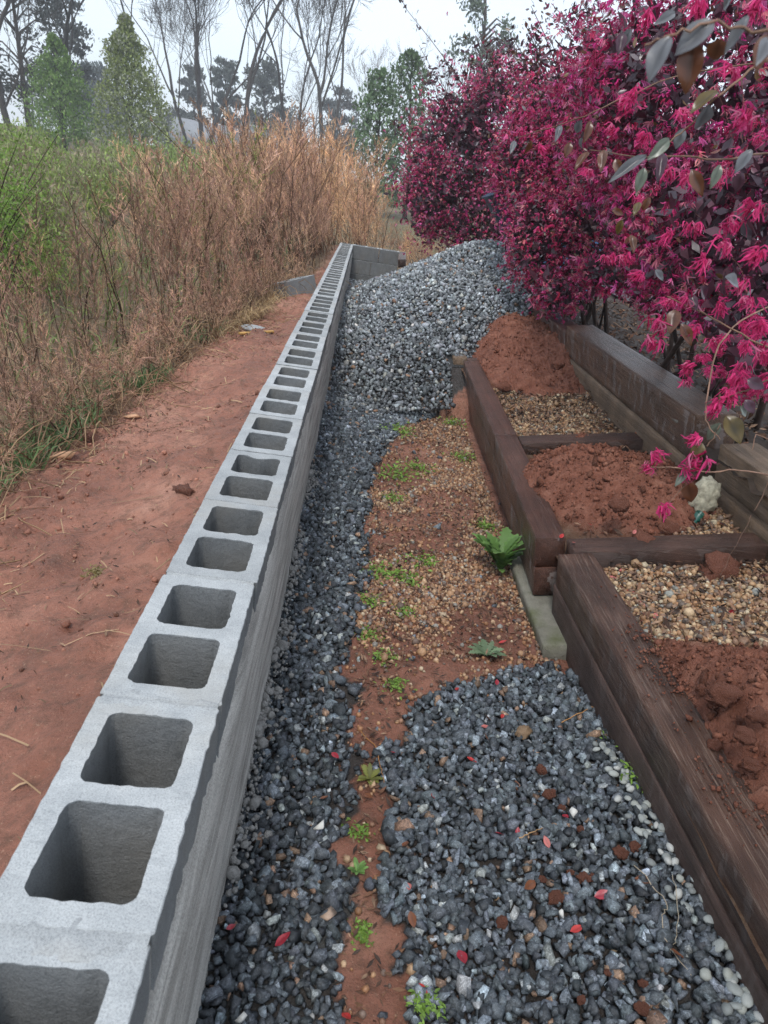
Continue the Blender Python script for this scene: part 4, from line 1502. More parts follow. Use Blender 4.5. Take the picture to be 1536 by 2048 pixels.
bare_tree(880, 200, 80, 13, 0.0, 52, 'pale leafless tree behind the top of the far flowering bush', r=0.12, depth=6, c=(0.16, 0.14, 0.13))
bare_tree(120, 225, 44, 12, 0.10, 50, 'spreading dark leafless tree at the upper left', r=0.20, spread=1.1, c=(0.05, 0.046, 0.042))
bare_tree(20, 230, 46, 14, -0.02, 51, 'leafless tree in the upper left corner', r=0.18, c=(0.07, 0.058, 0.05))


def leafy_tree(name, b, height, width, n, leaf, palette, lab, shape, cat='tree', group=None, trunk_c=(0.05, 0.04, 0.03), limbs=14, clump=0.0, trunk_r=None, seed=1, upfac=0.7):
    g = np.random.default_rng(seed)
    root = empty(name, b, label=lab, category=cat, group=group)
    S = Soup()
    q = np.linspace(0, 1, 7)
    axis = b + PLANT_UP * height * q[:, None] + g.normal(0, 0.012 * height, (7, 3)) * q[:, None]
    tr = trunk_r or height * 0.018
    V, F = tube(axis, np.linspace(tr, tr * 0.2, 7), 7); S.add(V, F, trunk_c)
    heads = []
    for k in range(limbs):
        s = g.uniform(0.18, 0.95)
        p0 = np.array([np.interp(s, q, axis[:, j]) for j in range(3)])
        az = g.uniform(0, 6.28)
        rad = shape(s) * width / 2 * g.uniform(0.6, 0.95)
        tip = p0 + np.array([math.cos(az) * rad, math.sin(az) * rad, rad * upfac])
        heads.append(tip)
        V, F = tube(np.array([p0, (p0 + tip) / 2 + np.array([0, 0, 0.04 * height]), tip]), [tr * 0.35, tr * 0.22, tr * 0.08], 4); S.add(V, F, trunk_c)
    S.build('trunk', MAT['bark'], root, True)
    L = Soup()
    s = g.uniform(0.03, 1.0, n); az = g.uniform(0, 6.28, n)
    rr = np.array([shape(a) for a in s]) * width / 2 * np.sqrt(g.uniform(0.12, 1.0, n))
    cen = np.stack([np.interp(s, q, axis[:, j]) for j in range(3)], 1)
    pos = cen + np.stack([np.cos(az) * rr, np.sin(az) * rr, 0.25 * rr], 1)
    if clump:
        heads = np.array(heads)
        i = g.integers(0, len(heads), n)
        pos = heads[i] + g.normal(0, clump, (n, 3)) * np.array([1, 1, 0.6])
    nz = fbm(pos[:, 0] * 8 / width, pos[:, 1] * 8 / width, pos[:, 2] * 8 / width, 3)
    pos = pos + (pos - cen) * (0.55 * nz)[:, None] * (0.0 if clump else 1.0)
    keep = nz > (-0.25 if clump else -0.38)
    pos = pos[keep]; n = len(pos)
    pal = np.array(palette)
    sel = np.clip(((nz[keep] + 0.3) * 2.2 + g.normal(0, 0.9, n)) , 0, len(pal) - 1).astype(int)
    c = pal[sel] * g.uniform(0.55, 1.3, (n, 1))
    V, F, C = leaf_quads(pos, leaf * g.uniform(0.6, 1.4, n), c, PLANT_UP * 0.6, 0.5)
    L.add(V, F, C)
    L.build('crown', MAT['green'], root, kind='stuff')
    return root


def cone(s): return min(1.0, 0.55 + 2.0 * s) * (1 - s) ** 0.78 * 1.25 + 0.03
def cone2(s): return min(1.0, 0.6 + 1.5 * s) * (1 - s) ** 0.5 * 1.1 + 0.05
def ovoid(s): return math.sqrt(max(0.0, 1 - (2 * s - 1) ** 2)) * (1.15 - 0.3 * s)


def on_ground(u, v, t):
    b = at(u, v, t); b[2] = float(far_terrain(b[0], b[1])); return b


def height_to(b, v):
    """Height of a tree at b whose top is seen at photo row v."""
    u0, v0, t0 = project(b)
    return float((v0[0] - v) * t0[0] / FOC * 1.03)


def trees():
    b = on_ground(270, 300, 38)
    leafy_tree('pear_tree', b, height_to(b, 88), 3.9, 17000, 0.15, [(0.22, 0.27, 0.07), (0.27, 0.31, 0.12), (0.42, 0.44, 0.33), (0.15, 0.19, 0.06), (0.46, 0.46, 0.38)],
               'cone shaped pear tree in white blossom and pale green leaf', cone, seed=3, limbs=26)
    b = on_ground(132, 290, 40)
    leafy_tree('pear_tree', b, height_to(b, 112), 3.5, 13000, 0.15, [(0.17, 0.28, 0.06), (0.20, 0.31, 0.08), (0.13, 0.22, 0.05), (0.28, 0.34, 0.15)],
               'smaller bright green cone shaped tree left of the blossoming pear', cone, seed=4, limbs=22)
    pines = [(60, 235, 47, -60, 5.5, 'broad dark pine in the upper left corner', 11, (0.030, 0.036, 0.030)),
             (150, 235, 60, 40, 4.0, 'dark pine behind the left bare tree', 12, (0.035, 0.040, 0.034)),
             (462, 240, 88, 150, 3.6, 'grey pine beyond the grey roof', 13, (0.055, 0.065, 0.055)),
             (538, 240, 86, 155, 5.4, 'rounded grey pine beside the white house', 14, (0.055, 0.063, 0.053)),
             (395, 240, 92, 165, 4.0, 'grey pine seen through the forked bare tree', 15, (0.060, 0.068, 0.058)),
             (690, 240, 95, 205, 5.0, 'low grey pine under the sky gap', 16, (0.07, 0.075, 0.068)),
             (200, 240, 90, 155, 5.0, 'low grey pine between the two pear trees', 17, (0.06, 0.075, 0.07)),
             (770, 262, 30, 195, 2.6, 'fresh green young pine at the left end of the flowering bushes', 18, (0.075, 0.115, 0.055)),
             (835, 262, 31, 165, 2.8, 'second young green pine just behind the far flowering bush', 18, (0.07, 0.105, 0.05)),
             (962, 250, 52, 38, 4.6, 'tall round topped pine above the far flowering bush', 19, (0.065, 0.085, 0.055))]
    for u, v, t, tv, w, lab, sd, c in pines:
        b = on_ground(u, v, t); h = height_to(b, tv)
        leafy_tree('pine_tree', b, h, w, 4200, 0.0047 * t + 0.03, [tuple(1.7 * k for k in c), tuple(2.4 * k for k in c), tuple(1.2 * k for k in c)], lab, ovoid if sd != 18 else cone2,  # crown tones lifted, distance haze put into the colour
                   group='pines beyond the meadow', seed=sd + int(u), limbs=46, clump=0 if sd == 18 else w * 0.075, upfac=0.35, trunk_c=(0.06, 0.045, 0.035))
    # a dim continuous wood on the skyline
    S = Soup()
    for k in range(70):
        u = rng.uniform(-200, 1400); t = rng.uniform(92, 125)
        b = on_ground(u, 240, t); h = rng.uniform(5, 10.5); w = rng.uniform(3, 6)
        n = 520
        d = rng.normal(size=(n, 3)); d /= np.linalg.norm(d, axis=1)[:, None]
        pos = b + np.array([0, 0, h * 0.55]) + d * np.array([w / 2, w / 2, h / 2]) * rng.uniform(0.5, 1.0, (n, 1))
        V, F, C = leaf_quads(pos, 0.42 * rng.uniform(0.6, 1.4, n), np.array([0.085, 0.088, 0.08]) * rng.uniform(0.7, 1.3, (n, 1)) * rng.uniform(0.8, 1.2), None, 0.5)
        S.add(V, F, C)
        V, F = tube(np.array([b, b + [0, 0, h * 0.6]]), [0.15, 0.08], 4); S.add(V, F, (0.06, 0.05, 0.045))
    S.build('distant_wood', MAT['green'], None, False, label='dim grey wood along the skyline', category='wood', kind='stuff')


trees()


# ================================================================== HOUSES
def box(x0, x1, y0, y1, z0, z1):
    V = np.array([[x, y, z] for z in (z0, z1) for y in (y0, y1) for x in (x0, x1)], float)
    return V, np.array([[0, 2, 3, 1], [4, 5, 7, 6], [0, 1, 5, 4], [2, 6, 7, 3], [0, 4, 6, 2], [1, 3, 7, 5]])


def house(u, v, t, w, d, eave, ridge, wall_c, roof_c, rot, lab):
    b = on_ground(u, v, t)
    root = empty('house', b, label=lab, category='house')
    wm = m_plain('house_wall_' + str(int(u)), wall_c, 0.7, 3, 0.1)
    rm = m_plain('house_roof_' + str(int(u)), roof_c, 0.85, 6, 0.2, 30)
    gm = m_plain('window_glass_' + str(int(u)), (0.05, 0.06, 0.07), 0.15, 3, 0.1)
    Rz = Matrix.Rotation(rot, 3, 'Z')

    def put(name, V, F, m, parent=root):
        W = np.array([list(Rz @ Vector(p)) for p in np.asarray(V, float)]) + b
        return build(name, W, F, m, parent)
    V, F = box(-w / 2, w / 2, -d / 2, d / 2, -0.5, eave)
    put('wall', V, F, wm)
    o = 0.4
    rv = np.array([[-w / 2 - o, -d / 2 - o, eave - 0.1], [w / 2 + o, -d / 2 - o, eave - 0.1], [w / 2 + o, d / 2 + o, eave - 0.1], [-w / 2 - o, d / 2 + o, eave - 0.1],
                   [-w / 2 - o, 0, ridge], [w / 2 + o, 0, ridge]])
    put('roof', rv, [np.array([[0, 1, 5, 4], [2, 3, 4, 5], [0, 3, 2, 1]]), np.array([[0, 4, 3], [1, 2, 5]])], rm)
    for k in range(3):
        x = -w / 2 + w * (k + 0.5) / 3
        V, F = box(x - 0.55, x + 0.55, -d / 2 - 0.04, -d / 2 + 0.02, eave * 0.45, eave * 0.85)
        f = put('window', V, F, wm)
        V, F = box(x - 0.45, x + 0.45, -d / 2 - 0.06, -d / 2 - 0.035, eave * 0.48, eave * 0.82)
        put('pane', V, F, gm, f)


house(412, 245, 84, 6.5, 7, 1.0, 3.7, (0.26, 0.27, 0.29), (0.25, 0.26, 0.275), 0.5, 'house with a steep grey roof behind the leafless trees')  # roof tone paled, distance haze painted into it
house(516, 245, 88, 3.2, 6, 4.2, 4.7, (0.74, 0.74, 0.72), (0.40, 0.40, 0.40), 0.35, 'small white house between the leafless trees')
house(200, 245, 86, 6, 6, 2.6, 4.6, (0.20, 0.20, 0.21), (0.085, 0.085, 0.095), 0.2, 'house with a dark roof between the two pear trees')

# ================================================================== FLOWERING BUSHES
def petal_cluster(seed, petals, segs, length=1.0, width=0.085):
    """Tuft of strap petals hanging from one point; about 2 units wide."""
    g = np.random.default_rng(seed)
    S = Soup()
    per = 5
    for k in range(petals):
        if k % per == 0:
            head = g.normal(0, 0.26, 3) * np.array([1, 1, 0.7])
            hang = np.array([0, 0, -1.0]) + g.normal(0, 0.45, 3); hang /= np.linalg.norm(hang)
            hue = (np.array([0.68, 0.052, 0.225]) if g.random() < 0.6 else np.array([0.72, 0.18, 0.35]) if g.random() < 0.4 else np.array([0.36, 0.014, 0.085])) * g.uniform(0.7, 1.15)
        d = hang + g.normal(0, 0.42, 3); d /= np.linalg.norm(d)
        L = length * g.uniform(0.55, 1.05)
        q = np.linspace(0, 1, segs + 1)[:, None]
        side = g.normal(0, 1, 3)
        pts = head + d * L * q + side * 0.16 * L * np.sin(q * g.uniform(2.0, 4.5)) + np.array([0, 0, -0.12]) * L * q ** 2
        w = width * np.array([0.8] + [1.1] * (segs - 1) + [0.6]) if segs > 1 else width * np.array([1, 0.7])
        V, F = ribbon(pts, w, g.normal(size=3)); S.add(V, F, hue * g.uniform(0.8, 1.2))
    return np.concatenate(S.V), np.concatenate(S.F4), np.concatenate(S.C)


def leaf_grid(nl=5, nw=4, fold=0.18, curl=-0.12, width=0.48):
    """Leaf of length 1 along +y with a folded midrib and a curled tip."""
    u = np.linspace(0, 1, nl); s = np.linspace(-1, 1, nw + 1)
    Uu, Ss = np.meshgrid(u, s, indexing='ij')
    prof = width * np.sin(math.pi * np.clip(Uu, 0.015, 0.99) ** 0.85) ** 0.8 / 2
    X = Ss * prof
    Z = fold * np.abs(X) + curl * Uu ** 2 + 0.02 * np.sin(9 * Uu + 2 * Ss)
    V = np.stack([X.ravel(), Uu.ravel(), Z.ravel()], 1)
    c = nw + 1
    i = (np.arange(nl - 1)[:, None] * c + np.arange(nw)[None]).ravel()
    return V, np.stack([i, i + 1, i + c + 1, i + c], 1)


FL_NEAR = [petal_cluster(300 + k, 50, 4, 0.95, 0.095) for k in range(4)]
FL_MID = [petal_cluster(320 + k, 12, 2, 0.98, 0.17) for k in range(4)]
FL_FAR = [petal_cluster(340 + k, 7, 1, 1.0, 0.28) for k in range(4)]
LF_NEAR = leaf_grid(7, 4)
LF_MID = leaf_grid(4, 2)
LF_FAR = leaf_grid(3, 2)
LF_LOW = leaf_grid(3, 1, 0.0)
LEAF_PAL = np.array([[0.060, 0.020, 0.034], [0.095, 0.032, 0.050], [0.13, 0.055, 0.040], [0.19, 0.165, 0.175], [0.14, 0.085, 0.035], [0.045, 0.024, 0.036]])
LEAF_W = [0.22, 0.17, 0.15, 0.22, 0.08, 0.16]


def sample_shell(ells, n, lo, hi, g, gap=0.12, gfreq=2.4, inner=0.72):
    """Points in the outer shell of a union of ellipsoids, thinned into clumps."""
    C = np.array([e[0] for e in ells]); R = np.array([e[1] for e in ells])
    w = (R[:, 0] * R[:, 2]); w = w / w.sum()
    i = g.choice(len(ells), n, p=w)
    d = g.normal(size=(n, 3)); d /= np.linalg.norm(d, axis=1)[:, None]
    bump = 1 + 0.20 * fbm(d[:, 0] * 2.4 + i * 7, d[:, 1] * 2.4, d[:, 2] * 2.4, 3) + 0.10 * np.abs(g.normal(0, 1, n)) ** 2 * 0.6
    rr = g.uniform(lo, hi, n) * bump
    P = C[i] + d * R[i] * rr[:, None]
    depth = np.min(np.linalg.norm((P[:, None] - C[None]) / R[None], axis=2), axis=1)
    keep = depth > inner * lo
    nz = fbm(P[:, 0] * gfreq, P[:, 1] * gfreq, P[:, 2] * gfreq, 2)
    keep &= nz > -gap * 4 + g.uniform(-0.1, 0.3, n)
    return P[keep], d[keep]


def bush(base, ells, nf, nl, fsize, lsize, lod, lab, seed, ftint, stems, min_z=-0.02, near=0, keepf=None):
    g = np.random.default_rng(seed)
    root = empty('flowering_bush', base, label=lab, category='bush', group='pink flowering bushes along the retaining wall')
    # stems
    S = Soup()
    for k in range(stems):
        c, r = ells[k % len(ells)]
        tip = np.array(c) + g.normal(0, 0.4, 3) * np.array(r)
        b = np.array(base) + np.array([g.normal(0, 0.14), g.normal(0, 0.3), 0])
        b[2] = base[2] - 0.05
        q = np.linspace(0, 1, 7)[:, None]
        pts = b * (1 - q) + tip * q + np.array([0.12 * g.normal(), 0.1 * g.normal(), 0.18]) * np.sin(math.pi * q) + g.normal(0, 0.012, (7, 3))
        V, F = tube(pts, np.linspace(g.uniform(0.010, 0.022), 0.004, 7), 5); S.add(V, F, np.array([0.055, 0.035, 0.028]) * g.uniform(0.6, 1.3))
    S.build('stems', MAT['bark'], root, True)
    # twigs
    P, d = sample_shell(ells, 520, 0.85, 1.12, g)
    T = Soup()
    C = np.array([e[0] for e in ells])
    for p in P[:420]:
        c = C[np.argmin(np.linalg.norm(C - p, axis=1))]
        q = np.linspace(0.35, 1, 4)[:, None]
        pts = c + (p - c) * q + np.array([0, 0, 0.05]) * np.sin(3 * q)
        V, F = ribbon(pts, np.array([2.2, 1.8, 1.3, 0.8]) * fsize * 0.055); T.add(V, F, np.array([0.16, 0.075, 0.065]) * g.uniform(0.6, 1.6))
    T.build('twigs', MAT['bark'], root, kind='stuff')
    # flowers
    P, d = sample_shell(ells, nf, 0.74, 1.07, g)
    if keepf is not None: k = keepf(P); P, d = P[k], d[k]
    P = P[P[:, 2] > min_z + 0.03]
    n = len(P)
    protos = {2: FL_NEAR, 1: FL_FAR, 0: FL_FAR}[lod]
    R = rand_rot(n, 0.55)
    sc = np.repeat((fsize * 0.95 * np.exp(g.normal(0, 0.28, n)))[:, None], 3, 1)
    tint = np.array(ftint) * g.uniform(0.55, 1.25, (n, 1)) * np.stack([np.ones(n), g.uniform(0.8, 1.6, n), g.uniform(0.8, 1.3, n)], 1)
    which = g.integers(0, 4, n)
    dist = np.linalg.norm(P - CAM, axis=1)
    rest = np.ones(n, bool)
    if near:
        order = np.argsort(dist)[:near]
        rest[order] = False
        for j in order:
            e = Matrix([list(r) for r in R[j]]).to_euler()
            link('flower_cluster', FL_MESH[which[j]], root, P[j], e, sc[j])
    S = Soup()
    tint_scatter(S, FL_MID if lod == 2 else protos, which[rest], P[rest], R[rest], sc[rest], tint[rest])
    S.build('blossom', MAT['petal'], root, kind='stuff')
    # leaves
    P, d = sample_shell(ells, nl, 0.70, 1.12, g)
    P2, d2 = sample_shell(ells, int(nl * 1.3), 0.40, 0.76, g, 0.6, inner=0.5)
    if keepf is not None:
        k = keepf(P); P, d = P[k], d[k]; k = keepf(P2); P2 = P2[k]
    n1 = len(P); P = np.concatenate([P, P2]); n = len(P)
    k = P[:, 2] > min_z + 0.03; inner_flag = (np.arange(n) >= n1)[k]; P = P[k]; n = len(P)
    colr = LEAF_PAL[g.choice(6, n, p=LEAF_W)] * g.uniform(0.6, 1.4, (n, 1))
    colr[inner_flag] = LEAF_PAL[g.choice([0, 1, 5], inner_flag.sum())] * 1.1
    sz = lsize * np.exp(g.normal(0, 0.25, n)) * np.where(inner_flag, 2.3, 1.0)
    R = rand_rot(n)
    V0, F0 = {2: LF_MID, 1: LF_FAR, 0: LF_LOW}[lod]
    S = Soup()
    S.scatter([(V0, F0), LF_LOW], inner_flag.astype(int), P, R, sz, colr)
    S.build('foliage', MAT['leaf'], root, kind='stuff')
    return root


FL_MESH = []
for k in range(4):
    V, F, C = FL_NEAR[k]
    FL_MESH.append(make_mesh('flower_cluster', V, F, MAT['petal'], C * np.array([1.05, 1.1, 1.0])))
LEAF_MESH = {}
for nm, c, wd in (('grey', (0.135, 0.138, 0.148), 0.50), ('brown', (0.115, 0.042, 0.020), 0.52), ('olive', (0.10, 0.068, 0.016), 0.5), ('purple', (0.060, 0.022, 0.038), 0.5), ('sage', (0.12, 0.14, 0.105), 0.46)):
    V, F = leaf_grid(9, 6, 0.42, -0.26, wd)
    edge = np.abs(V[:, 0]) / 0.24
    cc = np.array(c) * (1 - 0.28 * np.exp(-(V[:, 0] / 0.015) ** 2))[:, None] * (1 + 0.18 * np.sin(V[:, 1] * 46 - np.abs(V[:, 0]) * 60))[:, None]
    LEAF_MESH[nm] = make_mesh('leaf_' + nm, V, F, MAT['leaf'], cc, True)


def E(u, v, t, rx, ry, rz): return (at(u, v, t), np.array([rx, ry, rz]))


def bushes():
    bush((2.05, 9.2, 0.0), [E(905, 330, 9.0, 0.66, 0.7, 0.90), E(1000, 245, 9.0, 0.62, 0.8, 0.80), E(862, 390, 8.8, 0.36, 0.5, 0.55), E(955, 440, 8.9, 0.55, 0.6, 0.40), E(1070, 330, 8.6, 0.5, 0.6, 0.75)],
         12000, 5200, 0.029, 0.038, 0, 'far dark pink flowering bush beside the short end wall', 61, (1.3, 1.45, 1.3), 16)
    bush((2.35, 6.2, 0.0), [E(1165, 250, 6.2, 0.66, 0.8, 0.66), E(1085, 470, 6.0, 0.32, 0.4, 0.42), E(1050, 330, 6.3, 0.28, 0.5, 0.45), E(1215, 400, 5.6, 0.42, 0.5, 0.50), E(1160, 560, 6.0, 0.16, 0.3, 0.16), E(1110, 590, 5.7, 0.20, 0.3, 0.15), E(1215, 545, 5.2, 0.24, 0.35, 0.15)],
         13000, 5200, 0.026, 0.034, 1, 'middle pink flowering bush overhanging the gravel pile', 62, (1.34, 1.5, 1.34), 16)
    r = bush((2.25, 3.6, 0.0), [E(1420, 170, 3.6, 0.74, 0.9, 0.58), E(1490, 430, 3.0, 0.42, 0.8, 0.46), E(1335, 360, 3.8, 0.36, 0.6, 0.40), E(1500, 660, 2.7, 0.20, 0.4, 0.22), E(1330, 500, 3.9, 0.26, 0.4, 0.20), E(1430, 520, 3.3, 0.30, 0.5, 0.22), E(1260, 200, 4.2, 0.40, 0.6, 0.50), E(1400, 600, 3.3, 0.2, 0.3, 0.12), E(1580, 320, 4.0, 0.5, 0.5, 0.75), E(1320, 575, 3.8, 0.2, 0.3, 0.12)],
             9500, 5200, 0.026, 0.032, 2, 'nearest pink flowering bush with large leaves close to the camera', 63, (1.2, 1.3, 1.25), 14, near=150)
    return r


near_bush = bushes()


def put_leaf(ub, vb, ut, vt, wpx, t, kind, root, dt=0.0, roll=0.0):
    b, tip = at(ub, vb, t), at(ut, vt, t + dt)
    d = tip - b; L = np.linalg.norm(d); y = d / L
    n = (CAM - b) / np.linalg.norm(CAM - b) + np.array([0, 0, 0.5]) + np.array([roll, 0, 0])
    n -= n @ y * y; n /= np.linalg.norm(n)
    x = np.cross(y, n)
    Rm = Matrix(((x[0], y[0], n[0]), (x[1], y[1], n[1]), (x[2], y[2], n[2])))
    w = wpx * t / FOC / 0.46
    link('leaf', LEAF_MESH[kind], root, b, Rm.to_euler(), (w, L, L))


def put_flower(u, v, t, px, root, k=None):
    s = px * t / FOC / 2 * 1.05
    link('flower_cluster', FL_MESH[random.randrange(4) if k is None else k], root, at(u, v - px * 0.28, t), (random.gauss(0, 0.3), random.gauss(0, 0.3), random.uniform(0, 6.28)), s)


def near_sprigs(root):
    G, B, O, Pp, Sg = 'grey', 'brown', 'olive', 'purple', 'sage'
    for a in [(1340, 74, 1292, 150, 44, .62, G), (1428, 44, 1354, 95, 46, .62, G), (1388, 84, 1371, 178, 46, .63, B), (1497, 32, 1450, 99, 22, .64, G),
              (1440, 78, 1428, 122, 38, .66, B), (1534, 70, 1514, 132, 30, .66, B), (1536, 78, 1524, 112, 26, .62, G), (1436, 184, 1386, 208, 26, 1.0, O),
              (1416, 210, 1398, 264, 34, 1.0, G), (1368, 258, 1350, 296, 22, 1.15, G), (1338, 278, 1304, 312, 24, 1.1, Sg), (1326, 306, 1318, 354, 20, 1.15, Pp),
              (1292, 312, 1224, 352, 20, 1.15, G), (1289, 336, 1274, 382, 22, 1.15, Sg), (1440, 330, 1424, 374, 20, 1.2, Sg), (1484, 345, 1470, 384, 22, 1.2, Pp),
              (1504, 300, 1470, 340, 22, 1.2, G), (1384, 340, 1404, 388, 22, 1.2, B), (1220, 20, 1202, 52, 16, 1.1, B), (1262, 58, 1240, 98, 20, 1.0, G), (1246, 66, 1238, 102, 20, 1.0, Pp),
              (1350, 26, 1318, 40, 18, 1.0, G), (1465, -8, 1440, 18, 24, .8, G), (1180, 242, 1172, 282, 15, 1.5, B), (1162, 240, 1150, 270, 16, 1.5, G), (1122, 250, 1112, 278, 12, 1.7, G),
              (1165, 275, 1158, 300, 14, 1.6, G), (1140, 285, 1132, 312, 15, 1.6, B), (1210, 300, 1200, 335, 18, 1.4, B), (1232, 318, 1240, 350, 16, 1.4, B), (1178, 305, 1150, 330, 14, 1.5, B),
              (1062, 280, 1052, 310, 13, 1.9, B), (1030, 282, 1022, 302, 11, 1.9, G),
              (1452, 832, 1486, 882, 36, 1.45, O), (1440, 846, 1413, 882, 22, 1.45, Sg), (1404, 886, 1386, 918, 26, 1.45, O), (1374, 942, 1352, 968, 16, 1.5, Sg), (1375, 960, 1384, 1008, 28, 1.5, B),
              (1352, 620, 1340, 660, 26, 1.5, B), (1362, 648, 1386, 688, 20, 1.5, B), (1400, 575, 1420, 600, 24, 1.45, Pp), (1450, 555, 1490, 570, 26, 1.3, G), (1495, 760, 1530, 775, 24, 1.4, Pp),
              (1480, 815, 1500, 830, 24, 1.4, Sg), (1380, 590, 1395, 615, 16, 1.5, Pp), (1490, 800, 1510, 825, 20, 1.4, Pp), (1245, 440, 1232, 470, 14, 1.8, O), (1262, 470, 1270, 500, 14, 1.8, B),
              (1280, 405, 1268, 425, 14, 1.7, O), (1300, 395, 1285, 420, 14, 1.7, B), (1225, 420, 1248, 428, 12, 1.8, B), (1310, 540, 1330, 560, 14, 1.7, G)]:
        put_leaf(*a, root, dt=random.uniform(-0.02, 0.03), roll=random.gauss(0, 0.35))
    for u, v, t, px in [(1320, 652, 1.5, 56), (1372, 606, 1.5, 52), (1308, 692, 1.5, 58), (1390, 668, 1.5, 46), (1435, 690, 1.6, 44), (1340, 610, 1.6, 40), (1474, 766, 1.45, 62), (1462, 800, 1.45, 60),
                        (1438, 822, 1.45, 58), (1515, 662, 1.4, 60), (1528, 716, 1.4, 66), (1396, 884, 1.45, 46), (1398, 934, 1.45, 70), (1308, 918, 1.55, 44), (1372, 950, 1.5, 50), (1325, 1026, 1.5, 50),
                        (1300, 940, 1.55, 34), (1420, 745, 1.6, 36), (1490, 700, 1.6, 44), (1500, 610, 1.4, 56), (1440, 620, 1.5, 52), (1410, 530, 1.5, 54), (1450, 500, 1.5, 60), (1520, 520, 1.3, 66),
                        (1270, 195, 1.4, 56), (1255, 210, 1.5, 50), (1330, 350, 1.3, 50), (1370, 360, 1.3, 56), (1510, 420, 1.3, 62), (1465, 455, 1.4, 56), (1390, 460, 1.6, 50), (1340, 480, 1.7, 46),
                        (1500, 245, 1.2, 60), (1470, 150, 1.2, 60), (1360, 235, 1.4, 54), (1300, 40, 1.4, 56), (1400, 20, 1.3, 60), (1516, 20, 1.1, 64), (1290, 280, 1.5, 46), (1230, 265, 1.6, 40),
                        (1180, 350, 1.8, 36), (1100, 265, 1.9, 36), (1050, 272, 2.0, 32), (1080, 300, 2.0, 34), (1490, 580, 1.45, 50), (1280, 400, 1.8, 40), (1250, 520, 1.9, 40), (1280, 560, 1.9, 42), (1220, 520, 2.0, 36)]:
        put_flower(u, v, t, px, root)
    S = Soup()
    for pts, r0 in [([(1600, 60, .62), (1490, 62, .64), (1430, 44, .62), (1340, 70, .62), (1290, 90, .64)], .0016),
                    ([(1640, 40, 1.0), (1506, 138, 1.0), (1417, 206, 1.0), (1380, 250, 1.1), (1330, 290, 1.12)], .0019),
                    ([(1600, 300, 1.4), (1440, 320, 1.25), (1330, 312, 1.15), (1280, 316, 1.2), (1180, 300, 1.6)], .0020),
                    ([(1700, 770, 1.5), (1526, 691, 1.5), (1420, 632, 1.5), (1335, 593, 1.5)], .0026),
                    ([(1650, 560, 2.2), (1480, 640, 1.7), (1437, 690, 1.55), (1412, 790, 1.45), (1410, 845, 1.45), (1440, 880, 1.45)], .0022),
                    ([(1700, 960, 1.7), (1536, 950, 1.55), (1480, 938, 1.5), (1420, 945, 1.5), (1360, 935, 1.5), (1300, 935, 1.55)], .0022),
                    ([(1440, 850, 1.45), (1415, 890, 1.45), (1400, 920, 1.46), (1380, 960, 1.5), (1335, 1010, 1.5)], .0014),
                    ([(1700, 100, 1.6), (1350, 150, 1.7), (1230, 205, 1.6), (1150, 240, 1.6), (1030, 278, 1.95)], .0020),
                    ([(1536, 760, 1.4), (1490, 780, 1.42), (1450, 800, 1.45)], .0018),
                    ([(1700, 1000, 1.8), (1510, 860, 1.6), (1505, 900, 1.6)], .0016),
                    ([(1536, 965, 1.6), (1500, 1040, 1.6), (1440, 1150, 1.65)], .0010)]:
        w = np.array([at(*p) for p in pts])
        q = np.linspace(0, len(w) - 1, 4 * len(w))
        w = np.stack([np.interp(q, np.arange(len(w)), w[:, k]) for k in range(3)], 1)
        w[1:-1] = (w[:-2] + 2 * w[1:-1] + w[2:]) / 4 + rng.normal(0, 0.0012, (len(w) - 2, 3))
        V, F = tube(w, np.linspace(r0, r0 * 0.55, len(w)), 6)
        build('branch', V, F, MAT['bark'], root, np.ones((len(V), 3)) * np.array([0.23, 0.14, 0.10]) * rng.uniform(0.6, 1.2), True)


near_sprigs(near_bush)


